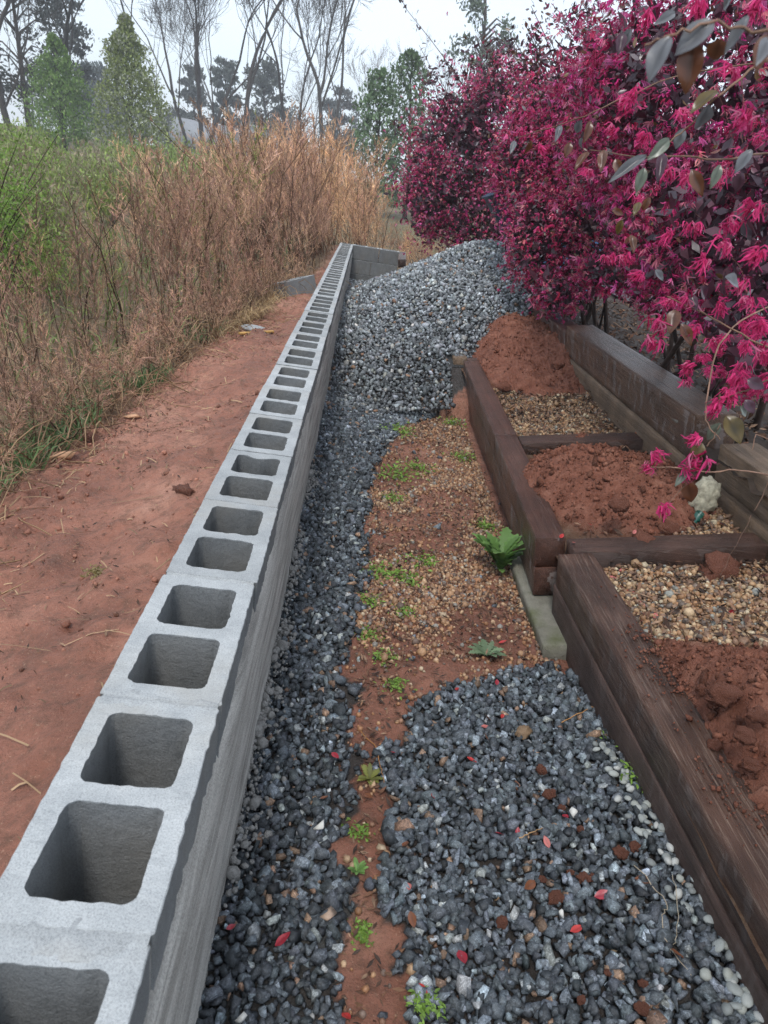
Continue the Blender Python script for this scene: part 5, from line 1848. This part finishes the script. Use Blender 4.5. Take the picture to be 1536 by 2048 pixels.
def shoots():
    """Long leafy shoots standing out of the tops of the far and middle bushes."""
    roots = [o for o in col.objects if o.name.startswith('flowering_bush')]
    for root, paths, ls in ((roots[0], [[(1000, 300, 8.8), (940, 190, 8.8), (870, 90, 8.7), (812, 18, 8.6), (802, -4, 8.6)], [(960, 260, 8.8), (880, 170, 8.8), (838, 90, 8.8)], [(900, 300, 8.8), (870, 160, 8.7), (850, 130, 8.7)],
                                        [(980, 220, 8.8), (960, 150, 8.8), (1000, 120, 8.8)], [(850, 330, 8.8), (800, 260, 8.8), (786, 245, 8.8)]], 0.055),
                            (roots[1], [[(1120, 150, 6.2), (1085, 60, 6.2), (1062, 12, 6.2)], [(1160, 130, 6.2), (1130, 50, 6.2), (1095, 30, 6.2)], [(1080, 200, 6.2), (1040, 110, 6.2), (1012, 92, 6.2)], [(1200, 140, 6.2), (1180, 30, 6.2), (1165, 8, 6.2)]], 0.045)):
        S, L = Soup(), Soup()
        far_one = root is roots[0]
        for k in range(16):
            t0 = 8.8 if far_one else 6.2
            u = rng.uniform(800, 1080) if far_one else rng.uniform(1010, 1240)
            v0 = np.interp(u, [790, 870, 960, 1080], [300, 215, 150, 130]) if far_one else np.interp(u, [1010, 1080, 1150, 1240], [260, 130, 80, 70])
            du, dv = rng.normal(-18, 26), rng.uniform(30, 85)
            paths = paths + [[(u + 10, v0 + 90, t0), (u, v0 + 10, t0), (u + du * 0.6, v0 - dv * 0.5, t0 - 0.1), (u + du, v0 - dv, t0 - 0.1)]]
        for path in paths:
            w = np.array([at(*p) for p in path])
            q = np.linspace(0, len(w) - 1, 14)
            w = np.stack([np.interp(q, np.arange(len(w)), w[:, k]) for k in range(3)], 1)
            V, F = tube(w, np.linspace(0.006, 0.002, 14), 4); S.add(V, F, (0.09, 0.045, 0.04))
            n = 34
            i = rng.uniform(2, 13, n)
            pos = np.stack([np.interp(i, np.arange(14), w[:, k]) for k in range(3)], 1) + rng.normal(0, 0.03, (n, 3))
            c = LEAF_PAL[rng.choice(6, n, p=LEAF_W)] * rng.uniform(0.6, 1.3, (n, 1))
            L.scatter([LF_MID], np.zeros(n, int), pos, rand_rot(n), ls * rng.uniform(0.7, 1.3, n), c)
        S.build('shoots', MAT['bark'], root); L.build('shoot_leaves', MAT['leaf'], root, kind='stuff')


shoots()


# ================================================================== SMALL THINGS
def hit_path(u, v, lift=0.0):
    """Where the ray through pixel (u, v) meets the path surface."""
    d = at(u, v, 1.0) - CAM
    z = FLOOR
    for k in range(6):
        P = CAM + d * (z - CAM[2]) / d[2]
        s, p = gravel_mask(np.array([P[0]]), np.array([P[1]]))
        z = float(h_path(P[0], P[1])) + (0.022 if (s | p)[0] else 0.0) + lift
    return P


def hit_bed(u, v, lift=0.0):
    d = at(u, v, 1.0) - CAM
    c = -0.05
    for k in range(8):
        Q = TP + TE3 * c
        P = CAM + d * ((Q - CAM) @ TE3) / (d @ TE3)
        a = (P - TP) @ TE1
        c = float(bed_c(np.array([a]), np.array([P[1]]))[0][0]) + lift
    return P


def hit_clay(u, v):
    d = at(u, v, 1.0) - CAM
    z = -0.3
    for k in range(12):
        P = CAM + d * (z - CAM[2]) / d[2]
        z = 0.5 * z + 0.5 * float(h_clay(np.array([P[0]]), np.array([P[1]]))[0])
    return P


def where_on_path(u, v):
    s = 'gravel strip by the wall' if u < 700 else ('clay strip' if u < 800 and v > 1500 else ('gravel patch' if v > 1350 else 'pea gravel'))
    row = 'top' if v < 1440 else 'upper' if v < 1560 else 'middle' if v < 1680 else 'lower' if v < 1800 else 'bottom'
    side = 'left' if u < 900 else 'centre' if u < 1080 else 'right' if u < 1200 else 'timber side'
    return 'on the ' + s + ', ' + row + ' ' + (side if s == 'gravel patch' else 'part')


def where_in_bed(u, v):
    bed = 'middle soil bed' if v < 1090 else 'near pea gravel bed'
    side = 'left' if u < 1255 else 'centre left' if u < 1320 else 'centre right' if u < 1430 else 'right'
    return 'in the ' + bed + ', ' + side + ' ' + ('front' if v > 1200 else 'back')


def fallen_leaves():
    protos = []
    for nm, c in (('red', (0.50, 0.040, 0.035)), ('crimson', (0.36, 0.028, 0.045)), ('pink', (0.55, 0.17, 0.15)), ('brown', (0.20, 0.075, 0.035))):
        V, F = leaf_grid(6, 4, 0.35, 0.22, 0.5)
        protos.append(make_mesh('fallen_leaf_' + nm, V, F, MAT['red_leaf'], np.ones((len(V), 3)) * np.array(c) * (1 - 0.3 * np.exp(-(V[:, 0] / 0.02) ** 2))[:, None], True))
    names = ['bright red', 'dark crimson', 'pale pink', 'brown']
    path = [(868, 1595, 0, .9), (1125, 1631, 1, .8), (1098, 1698, 2, .9), (1140, 1866, 0, 1.0), (1188, 1796, 1, 1.2), (815, 1768, 2, .8), (988, 1666, 1, .7), (1033, 1676, 1, .7), (918, 1903, 1, 1.3), (833, 1970, 0, .8),
            (1030, 1563, 3, 1.0), (452, 1861, 1, .6), (550, 1895, 1, 1.1), (685, 2028, 0, .9), (913, 1377, 0, .8), (993, 1372, 1, .8), (962, 1455, 2, .9), (933, 1516, 0, .9), (790, 1507, 1, .8), (976, 1482, 3, 1.0),
            (1006, 1430, 0, .7), (970, 1433, 3, 1.3), (663, 1507, 1, .9), (997, 1288, 0, .9), (998, 1317, 2, .9), (1070, 1765, 3, 1.2), (1268, 1760, 3, 1.4), (1366, 1918, 3, 1.0), (815, 1685, 3, .9), (820, 1825, 3, 1.1), (728, 1590, 3, .9), (640, 1600, 3, .7)]
    bed = [(1268, 1186, 0, 1.0), (1250, 1188, 1, .9), (1308, 1239, 2, 1.1), (1453, 1229, 1, 1.1), (1513, 1154, 2, 1.0), (1238, 1144, 2, .8), (1300, 1164, 2, .9), (1183, 1052, 0, .9), (1265, 1069, 2, .8), (1438, 1049, 0, 1.0), (1390, 1235, 3, 1.2), (1290, 1215, 2, .8),
           (1410, 1180, 3, 1.0), (1235, 1160, 2, 1.0), (1330, 1255, 3, 1.2), (1470, 1270, 3, 1.2)]
    for lst, fn, where, grp in ((path, hit_path, where_on_path, 'fallen leaves on the path'), (bed, hit_bed, where_in_bed, 'fallen leaves in the beds')):
        for u, v, k, sz in lst:
            P = fn(u, v, 0.004)
            L = 0.034 * sz
            link('fallen_leaf', protos[k], None, P + np.array([0, 0, 0.004]), (random.gauss(0, 0.35), random.gauss(0, 0.35), random.uniform(0, 6.28)), (L, L, L),
                 label=names[k] + ' fallen leaf ' + where(u, v), category='leaf', group=grp)
    for u, v, lab in ((1120, 1076, 'red fallen leaf on the end of the middle timber'), (1148, 1084, 'pink fallen leaf on the near cross timber')):
        d = at(u, v, 1.0) - CAM
        P = CAM + d * ((TP + TE3 * 0.004 - CAM) @ TE3) / (d @ TE3)
        link('fallen_leaf', protos[0 if 'red' in lab else 2], None, P, (0.1, 0.2, random.uniform(0, 6)), 0.03, label=lab, category='leaf')


fallen_leaves()


def clods():
    def mk(P, r, lab, group, mat='soil', tint=(1.3, 1.3, 1.3), sq=(1, 0.85, 0.7), name='soil_clod', cat='clod'):
        V, F = CLODS_BIG[random.randrange(5)]
        V = V * (1 + 0.16 * fbm(V[:, 0] * 4 + P[0] * 9, V[:, 1] * 4, V[:, 2] * 4, 4))[:, None] * np.array(sq)
        o = build(name, V, F, MAT[mat], None, np.ones((len(V), 3)) * np.array(tint), False, label=lab, category=cat, group=group)
        o.location = P; o.scale = (r, r, r); o.rotation_euler = (random.gauss(0, .3), random.gauss(0, .3), random.uniform(0, 6.28))
    for u, v, px in [(1100, 1588, 26), (1160, 1658, 16), (1243, 1706, 32), (1268, 1693, 24), (1113, 1796, 30), (1003, 1843, 26), (1168, 1756, 28), (1085, 1758, 16), (1123, 1616, 18), (1083, 1540, 24), (1215, 1946, 14), (1285, 2018, 28), (1163, 2000, 18), (1285, 1966, 18), (1140, 1745, 16), (1185, 1752, 14)]:
        P = hit_path(u, v, 0.008); t = (P - CAM) @ FWD
        mk(P, px * t / FOC / 2, ('larger' if px > 25 else 'small' if px > 15 else 'tiny') + ' red soil clod ' + where_on_path(u, v), 'soil clods on the gravel patch')
    for u, v, px, lab in [(1440, 1140, 92, 'large rounded red clod on the cream pea gravel'), (1388, 1118, 40, 'smaller red clod left of the large clod below the cross timber'), (1445, 1390, 90, 'largest clod in the near soil heap'),
                          (1408, 1380, 44, 'round clod left of the largest one in the near heap'), (1515, 1430, 62, 'clod at the right edge of the near soil heap'), (1488, 1470, 60, 'broad clod low in the near soil heap'),
                          (1430, 1490, 44, 'clod at the lower left of the near soil heap'), (1500, 1530, 50, 'lowest clod of the near soil heap beside the timber'), (1385, 1420, 40, 'clod at the timber side of the near soil heap'),
                          (1290, 1090, 96, 'wide flattened clod at the front of the middle soil heap'), (1240, 1010, 60, 'rough clod in the middle of the middle soil heap'), (1340, 1060, 60, 'clod by the right end of the middle soil heap'), (1115, 730, 36, 'clod by the retaining wall in the rear heap'), (1010, 775, 34, 'clod at the left of the rear soil heap')]:
        P = hit_bed(u, v, 0.006); t = (P - CAM) @ FWD
        mk(P, px * t / FOC / 2 * (0.95 if v < 1200 and u > 1400 else 0.72), lab, None)
    for u, v, px, lab, tint, mat, cat in [(185, 880, 38, 'dark clay lump on the left slope below the weeds', (0.75, 0.7, 0.7), 'clay', 'clod'), (370, 986, 44, 'flat clay lump on the slope beside the wall', (0.95, 0.9, 0.9), 'clay', 'clod'),
                                          (1048, 1464, 38, 'brown rock on the near gravel patch', (0.20, 0.13, 0.075), 'river', 'rock')]:
        P = hit_path(u, v, 0.01) if u > 700 else hit_clay(u, v) + np.array([0, 0, 0.008]); t = (P - CAM) @ FWD
        mk(P, px * t / FOC / 2, lab, None, mat, tint, (1, 0.7, 0.5), 'rock' if cat == 'rock' else 'clay_clod', cat)
    for u, v, px, lab in [(128, 914, 66, 'flat orange stone slab at the left weed edge'), (262, 838, 44, 'orange broken stone at the weed edge above the slab')]:
        P = hit_clay(u, v) + np.array([0, 0, 0.012]); t = (P - CAM) @ FWD
        V, F = hull(rng.normal(size=(14, 3)) * np.array([1, 0.55, 0.22]))
        V = V / np.abs(V).max()
        o = build('stone', V, F, MAT['river'], None, np.ones((len(V), 3)) * np.array([0.58, 0.33, 0.19]), False, label=lab, category='stone')
        o.location = P; r = px * t / FOC / 2; o.scale = (r, r, r); o.rotation_euler = (0.1, -0.1, random.uniform(0, 1))
    a, b = hit_clay(487, 671), hit_clay(538, 667)
    q = np.linspace(0, 1, 5)[:, None]
    V, F = rounded_box(-0.013, 0.013, -0.16, 0.16, -0.008, 0.008, 0.002, 0.05, 0.0008)
    o = build('wooden_stake', V, F, MAT['stake'], label='short yellow wooden stake lying on the clay slope', category='stake')
    o.location = (a + b) / 2 + np.array([0, 0, 0.014]); o.rotation_euler = (0, 0, math.atan2(b[1] - a[1], b[0] - a[0]) - math.pi / 2)


MAT['stake'] = m_plain('yellow_pine', (0.50, 0.29, 0.09), 0.7, 30, 0.2)
clods()


def river_pebbles():
    V, F = ico(2)
    protos = []
    for k in range(5):
        W = V * (1 + 0.14 * fbm(V[:, 0] * 1.3 + 5 * k, V[:, 1] * 1.3, V[:, 2] * 1.3, 2))[:, None] * rng.uniform(0.75, 1.15, 3) * np.array([1, 0.75, 0.55])
        c = [(0.36, 0.38, 0.36), (0.27, 0.29, 0.28), (0.44, 0.45, 0.43), (0.20, 0.215, 0.21), (0.31, 0.325, 0.295)][k]
        protos.append(make_mesh('river_pebble', W, F, MAT['river'], np.ones((len(W), 3)) * np.array(c), True))
    for k in range(110):
        y = 0.12 + 1.05 * rng.random() ** 1.35; edge = np.interp(y, [-1, 0.37, 1.76], [1.285, 1.235, 1.145])
        x = edge - 0.075 - abs(rng.normal(0, 0.036)) * (1.5 - 0.9 * y)
        r = rng.uniform(0.009, 0.0145) + 0.006 * max(0, 0.7 - y)
        kk = int(rng.integers(0, 5)); tone = ('pale grey', 'mid grey', 'whitish', 'dark grey', 'greenish grey')[kk]
        sect = ('at the lower right end', 'low along', 'midway along', 'high along', 'at the upper end')[min(4, int((y - 0.1) / 0.22))]
        size = 'small' if r < 0.0125 else 'medium' if r < 0.016 else 'large'
        link('river_pebble', protos[kk], None, (x, y, h_path(x, y) + 0.026 + 0.3 * r), (rng.normal(0, 0.35), rng.normal(0, 0.35), rng.uniform(0, 6.28)), r,
             label=size + ' ' + tone + ' pebble ' + sect + (' of' if 'end' in sect else '') + ' the near timber foot', category='pebble', group='pale pebbles along the near timber')
    for u, v, px, lab in [(1145, 1624, 30, 'white angular stone in the middle of the dark gravel patch'), (1122, 1825, 26, 'white cube like stone low in the dark gravel patch'), (1015, 1618, 22, 'small cream stone near the top of the gravel patch'),
                          (640, 1655, 34, 'rounded white stone in the gravel strip beside the wall'), (655, 1830, 44, 'tan rock in the gravel strip near the clay'), (486, 2035, 40, 'white curved stone at the bottom by the wall'), (1530, 2005, 60, 'large pale pebble in the lower right corner')]:
        P = hit_path(u, v, 0.010); t = (P - CAM) @ FWD
        V2, F2 = hull(rng.normal(size=(14, 3)) * np.array([1, 0.75, 0.6]))
        V2 = V2 / np.abs(V2).max()
        c = (0.42, 0.30, 0.22) if 'tan' in lab else (0.62, 0.61, 0.57)
        o = build('stone', V2, F2, MAT['river'], None, np.ones((len(V2), 3)) * np.array(c), False, label=lab, category='stone')
        r = px * t / FOC / 2; o.location = P; o.scale = (r, r, r); o.rotation_euler = tuple(rng.uniform(0, 6, 3))


river_pebbles()


def weeds():
    def lobed(L, w, lobes, g):
        """Toothed dandelion-like leaf along +y."""
        n = lobes * 2 + 3
        u = np.linspace(0, 1, n)
        prof = w * np.sin(math.pi * np.clip(u, 0.02, 0.985) ** 1.25) ** 0.7 * (1 - 0.42 * (np.arange(n) % 2)) / 2 + 0.02 * w
        z = 0.30 * L * np.sin(1.9 * u) - 0.05 * L
        V = np.concatenate([np.stack([-prof, u * L, z + 0.15 * prof], 1), np.stack([0 * u, u * L, z], 1), np.stack([prof, u * L, z + 0.15 * prof], 1)])
        i = np.arange(n - 1)
        F = np.concatenate([np.stack([i, i + n, i + n + 1, i + 1], 1), np.stack([i + n, i + 2 * n, i + 2 * n + 1, i + n + 1], 1)])
        return V, F
    spots = [(1030, 1148, 95, 'L', 'tall green thistle like weed against the end of the middle timbers'), (972, 1312, 62, 'L', 'broad leaved rosette weed between the pea gravel and the dark gravel'), (1003, 1100, 50, 'L', 'light green weed in front of the middle timber'),
             (713, 1745, 36, 'L', 'small toothed weed at the edge of the gravel strip near the bottom'), (738, 1560, 44, 'L', 'yellowish weed tuft on the clay beside the gravel patch'),
             (765, 1150, 40, 'S', 'clump of small leaves beside the gravel strip'), (850, 1128, 34, 'S', 'small leafy clump in the middle of the pea gravel'), (818, 1165, 34, 'S', 'low clump left of the path middle'), (735, 1205, 28, 'S', 'small clump touching the dark strip of gravel'),
             (770, 1318, 26, 'S', 'tiny clump on bare clay above the gravel patch'), (790, 1372, 22, 'S', 'tiny weed just above the corner of the gravel patch'), (808, 1226, 22, 'S', 'tiny weed below the pair of clumps'), (735, 1270, 24, 'S', 'tiny weed on the strip edge lower down'),
             (1258, 1490, 34, 'S', 'bright small leaved weed under the near timber'), (1285, 1560, 38, 'S', 'bright weed lower along the near timber'), (795, 955, 40, 'S', 'patch of low weed far up the path'), (832, 940, 34, 'S', 'second low weed far up the path'),
             (802, 868, 34, 'S', 'weed at the toe of the far gravel'), (925, 918, 26, 'S', 'weed near the middle timber far up'), (888, 765, 46, 'S', 'green weed beside the far timber stack'), (898, 800, 40, 'S', 'green weed at the footing of the far timber stack'),
             (850, 2010, 34, 'S', 'little green weed at the bottom of the gravel patch'), (722, 1868, 24, 'S', 'little pale weed between the gravel areas near the bottom'), (720, 1665, 24, 'S', 'little weed on the clay strip'), (968, 1055, 26, 'S', 'leaf sprig in the pea gravel by the middle timber'), (783, 1000, 26, 'S', 'small weed on the edge of the far strip'),
             (905, 850, 24, 'S', 'small weed below the far footing block'), (195, 1150, 24, 'S', 'dry grassy tuft on the clay slope')]
    for u, v, px, kind, lab in spots:
        P = hit_path(u, v) if u > 500 else hit_clay(u, v)
        t = (P - CAM) @ FWD; R = px * t / FOC * (0.74 if kind == 'L' else 1.15)
        g = np.random.default_rng(int(u * 7 + v))
        tall = 'tall' in lab
        if tall: P = P + np.array([-0.075, 0.0, 0.0])
        root = empty('weed', P, label=lab, category='weed')
        if kind == 'L':
            n = 36 if tall else 14
            for k in range(n):
                L = R * (g.uniform(0.5, 1.15) if tall else g.uniform(0.6, 1.05))
                V, F = lobed(L, L * g.uniform(0.34, 0.5), 5, g)
                a = 6.28 * k / n + g.normal(0, 0.25); el = g.uniform(0.0, 0.5) + (0.5 * g.random() if tall else 0)
                Rm = (Matrix.Rotation(a, 3, 'Z') @ Matrix.Rotation(el, 3, 'X'))
                W = np.array([list(Rm @ Vector(p)) for p in V]) + P + np.array([0, 0, 0.004 + (g.uniform(0, 0.09) if tall else 0)])
                c = np.array([0.16, 0.29, 0.08]) if 'yellow' not in lab else np.array([0.22, 0.23, 0.06])
                if 'broad' in lab: c = np.array([0.19, 0.27, 0.15])
                build('leaf', W, F, MAT['green'], root, np.ones((len(W), 3)) * c * g.uniform(0.65, 1.35), False)
        else:
            S = Soup()
            n = 130
            pos = P + np.stack([g.normal(0, R * 0.45, n), g.normal(0, R * 0.45, n), g.uniform(0.003, R * 0.35, n)], 1)
            base = np.array([0.20, 0.33, 0.06]) if u > 500 else np.array([0.25, 0.2, 0.08])
            rr = frame_from(np.array([0, 0, 1.0]) + g.normal(0, 0.5, (n, 3)), g.uniform(0, 6.28, n))
            S.scatter([LF_FAR], np.zeros(n, int), pos, rr, (0.007 + R * 0.15) * g.uniform(0.6, 1.3, n), base * g.uniform(0.6, 1.35, (n, 1)))
            S.build('leaves', MAT['green'], root, kind='stuff')
            for j in range(5):
                a = g.uniform(0, 6.28)
                V, F = ribbon(np.array([P, P + np.array([math.cos(a) * R * 0.4, math.sin(a) * R * 0.4, R * 0.3])]), [0.0015, 0.0008])
                build('stalk', V, F, MAT['green'], root, np.ones((len(V), 3)) * base * 0.7)


weeds()


def twigs_and_litter():
    for pts, r, c, lab in [([(1033, 1677), (1070, 1664), (1105, 1650)], 0.0018, (0.36, 0.22, 0.11), 'thin straight tan twig lying on the gravel patch'),
                           ([(1268, 1731), (1338, 1806), (1323, 1836), (1333, 1886), (1383, 1951)], 0.0012, (0.40, 0.33, 0.24), 'pale crooked root on the gravel near the timber'),
                           ([(1345, 1750), (1358, 1820), (1352, 1880), (1340, 1905)], 0.0009, (0.40, 0.34, 0.25), 'thin curved pale root beside the crooked one'),
                           ([(722, 1463), (754, 1499), (759, 1525), (768, 1565)], 0.0016, (0.36, 0.17, 0.06), 'orange root on the clay at the corner of the gravel patch'),
                           ([(1123, 1445), (1180, 1415), (1212, 1412)], 0.0020, (0.42, 0.22, 0.09), 'orange root under the near timber above the gravel patch'),
                           ([(905, 1170), (935, 1145), (985, 1100)], 0.0012, (0.28, 0.20, 0.13), 'thin dead stalk on the pea gravel of the path'),
                           ([(690, 1290), (720, 1260), (750, 1215)], 0.0012, (0.20, 0.13, 0.09), 'dark twig across the edge of the gravel strip')]:
        P = np.array([hit_path(u, v, 0.010) for u, v in pts])
        q = np.linspace(0, len(P) - 1, 5 * len(P))
        W = np.stack([np.interp(q, np.arange(len(P)), P[:, k]) for k in range(3)], 1)
        W[1:-1] = (W[:-2] + W[1:-1] + W[2:]) / 3 + rng.normal(0, 0.0015, (len(W) - 2, 3))
        V, F = tube(W, np.linspace(r, r * 0.6, len(W)), 5)
        build('twig', V, F, MAT['bark'], None, np.ones((len(V), 3)) * np.array(c), True, label=lab, category='twig')
    # brown bark and leaf litter: on the path, in the beds and behind the retaining wall
    pal = np.array([[0.12, 0.058, 0.034], [0.075, 0.040, 0.026], [0.17, 0.090, 0.052], [0.045, 0.028, 0.021], [0.24, 0.15, 0.095]])

    def chips(n, pos, s, name, lab):
        S = Soup()
        V, F = leaf_grid(3, 2, 0.3, 0.15, 0.42)
        S.scatter([(V, F)], np.zeros(n, int), pos, rand_rot(n, 0.4), s * rng.uniform(0.5, 1.5, (n, 1)) * np.array([[0.8, 1, 1]]), pal[rng.integers(0, 5, n)] * rng.uniform(0.6, 1.3, (n, 1)))
        S.build(name, MAT['mulch'], None, False, label=lab, category='litter', kind='stuff')
    x, y = rng.uniform(0.38, 1.12, 6000), rng.uniform(0.1, 4.6, 6000)
    s, p = gravel_mask(x, y)
    k = ~s & ~p & (fbm(x * 4, y * 3, 9.0, 2) > -0.35); x, y = x[k], y[k]
    chips(len(x), np.stack([x, y, h_path(x, y) + 0.009], 1), 0.022, 'leaf_litter', 'brown leaf litter scattered over the path clay')
    a, y = rng.uniform(0.2, 0.95, 6500), rng.uniform(0.6, 4.2, 6500)
    c, w = bed_c(a, y)
    k = (w < 0.6) & (fbm(a * 5, y * 5, 3.0, 2) > rng.uniform(-1.2, 0.3, len(a))); a, y, c = a[k], y[k], c[k]
    chips(len(a), tf(a, y, c + 0.018), 0.032, 'leaf_litter', 'dark leaf litter over the pea gravel in the beds')
    x, y = rng.uniform(1.95, 3.5, 6500), rng.uniform(0.2, 8.5, 6500)
    z = -0.02 + 0.03 * fbm(x * 3, y * 3, 1.0, 4) + 0.02 * fbm(x * 14, y * 14, 2.0, 2)
    chips(len(x), np.stack([x, y, z + 0.006], 1), 0.045, 'bark_mulch', 'dark bark mulch under the flowering bushes')
    n = 6500
    y = rng.uniform(0.0, 6.2, n); x = rng.uniform(-1.0, -0.11, n)
    k = (rng.random(n) < 0.35 + 0.65 * sstep(0.45, 0.0, x - clay_edge(y))) & (fbm(x * 4, y * 3, 6.0, 2) > -0.2); x, y = x[k], y[k]
    chips(len(x), np.stack([x, y, h_clay(x, y) + 0.006], 1), 0.014, 'leaf_litter', 'brown plant litter scattered over the left clay slope')
    for pts, lab in [([(1250, 615, 4.6), (1330, 700, 3.7), (1390, 760, 3.3)], 'grey dead branch lying in the mulch behind the retaining wall')]:
        W = np.array([at(*q) for q in pts]); W[:, 2] = 0.03
        V, F = tube(W, [0.02, 0.022, 0.018], 7)
        build('dead_branch', V, F, MAT['bark'], None, np.ones((len(V), 3)) * np.array([0.20, 0.18, 0.15]), True, label=lab, category='branch')


twigs_and_litter()


def behind_the_bushes():
    # round tub
    def lathe(prof, n=32):
        a = np.arange(n) * 2 * math.pi / n
        V = np.concatenate([np.stack([r * np.cos(a), r * np.sin(a), 0 * a + z], 1) for r, z in prof])
        i = np.arange(len(prof) - 1)[:, None] * n; s = np.arange(n)[None]
        return V, np.stack([i + s, i + (s + 1) % n, i + n + (s + 1) % n, i + n + s], 2).reshape(-1, 4)
    V, F = lathe([(0.001, 0), (0.19, 0), (0.21, 0.02), (0.27, 0.36), (0.29, 0.37), (0.29, 0.385), (0.265, 0.385), (0.20, 0.03), (0.001, 0.03)])
    o = build('tub', V, F, m_plain('navy_plastic', (0.025, 0.045, 0.085), 0.35, 5, 0.15), None, None, True, label='dark blue round tub half hidden behind the middle bush', category='tub')
    o.location = at(1040, 450, 7.4); o.rotation_euler = (0, -0.5, 0)
    P = at(1165, 435, 7.6); P[2] = 0.03
    root = empty('barrel', P, label='bright blue barrel glimpsed through the middle bush', category='barrel')
    bm_ = m_plain('blue_plastic', (0.12, 0.33, 0.62), 0.4, 5, 0.1)
    V, F = lathe([(0.001, 0), (0.27, 0), (0.28, 0.03), (0.29, 0.3), (0.30, 0.32), (0.29, 0.34), (0.29, 0.62), (0.30, 0.64), (0.29, 0.66), (0.28, 0.98), (0.25, 1.0), (0.001, 1.0)])
    build('body', V + P, F, bm_, root, None, True)
    V, F = lathe([(0.285, 0.965), (0.297, 0.97), (0.297, 1.0), (0.285, 1.005)])
    build('rim', V + P, F, bm_, root, None, True)
    # pipe arc at the top right of the pile
    w = np.array([at(1008, 505, 7.6), at(1012, 490, 7.6), at(1026, 484, 7.6), at(1040, 490, 7.6), at(1046, 510, 7.6)])
    q = np.linspace(0, 4, 17); w = np.stack([np.interp(q, np.arange(5), w[:, k]) for k in range(3)], 1)
    w[1:-1] = (w[:-2] + w[1:-1] + w[2:]) / 3
    V, F = tube(w, np.full(17, 0.016), 8)
    build('hose', V, F, m_plain('grey_hose', (0.45, 0.46, 0.46), 0.5), None, None, True, label='grey hose loop at the crest of the gravel pile', category='hose')
    # mortar lump and green pipe by the back timbers
    P = hit_bed(1405, 1000, 0.05)
    V, F = lump(4, 0.22, 2.0, 8.0)
    V = V * (1 + 0.10 * fbm(V[:, 0] * 7, V[:, 1] * 7, V[:, 2] * 7, 3))[:, None] * np.array([0.055, 0.05, 0.075])
    o = build('mortar_lump', V, F, m_plain('pale_mortar', (0.40, 0.37, 0.27), 0.95, 60, 0.3, 120), None, None, True, label='pale crumbly mortar lump beside the green pipe in the middle bed', category='lump')
    o.location = P + np.array([0.0, 0, 0.02])
    P = hit_bed(1398, 1030, 0.03)
    V, F = lathe([(0.017, -0.08), (0.017, 0.012), (0.013, 0.012), (0.013, -0.08)], 18)
    o = build('drain_pipe', V, F, m_plain('green_plastic', (0.01, 0.07, 0.05), 0.35), None, None, True, label='short dark green pipe standing in the middle bed', category='pipe')
    o.location = P; o.rotation_euler = (0.2, 0.15, 0)


behind_the_bushes()


# ================================================================== DAMP AIR
def haze():
    V, F = box(-430, 430, -120, 580, -4.0, 34.0)
    m = bpy.data.materials.new('damp_air')
    m.use_nodes = True
    n, l = m.node_tree.nodes, m.node_tree.links
    n.clear()
    out = n.new('ShaderNodeOutputMaterial'); vol = n.new('ShaderNodeVolumePrincipled')
    vol.inputs['Color'].default_value = (0.92, 0.95, 1.0, 1)
    vol.inputs['Density'].default_value = 0.0020
    l.new(vol.outputs[0], out.inputs['Volume'])
    build('haze', V, F, m, kind='stuff', label='thin moist haze in the air over the meadow', category='haze')


haze()
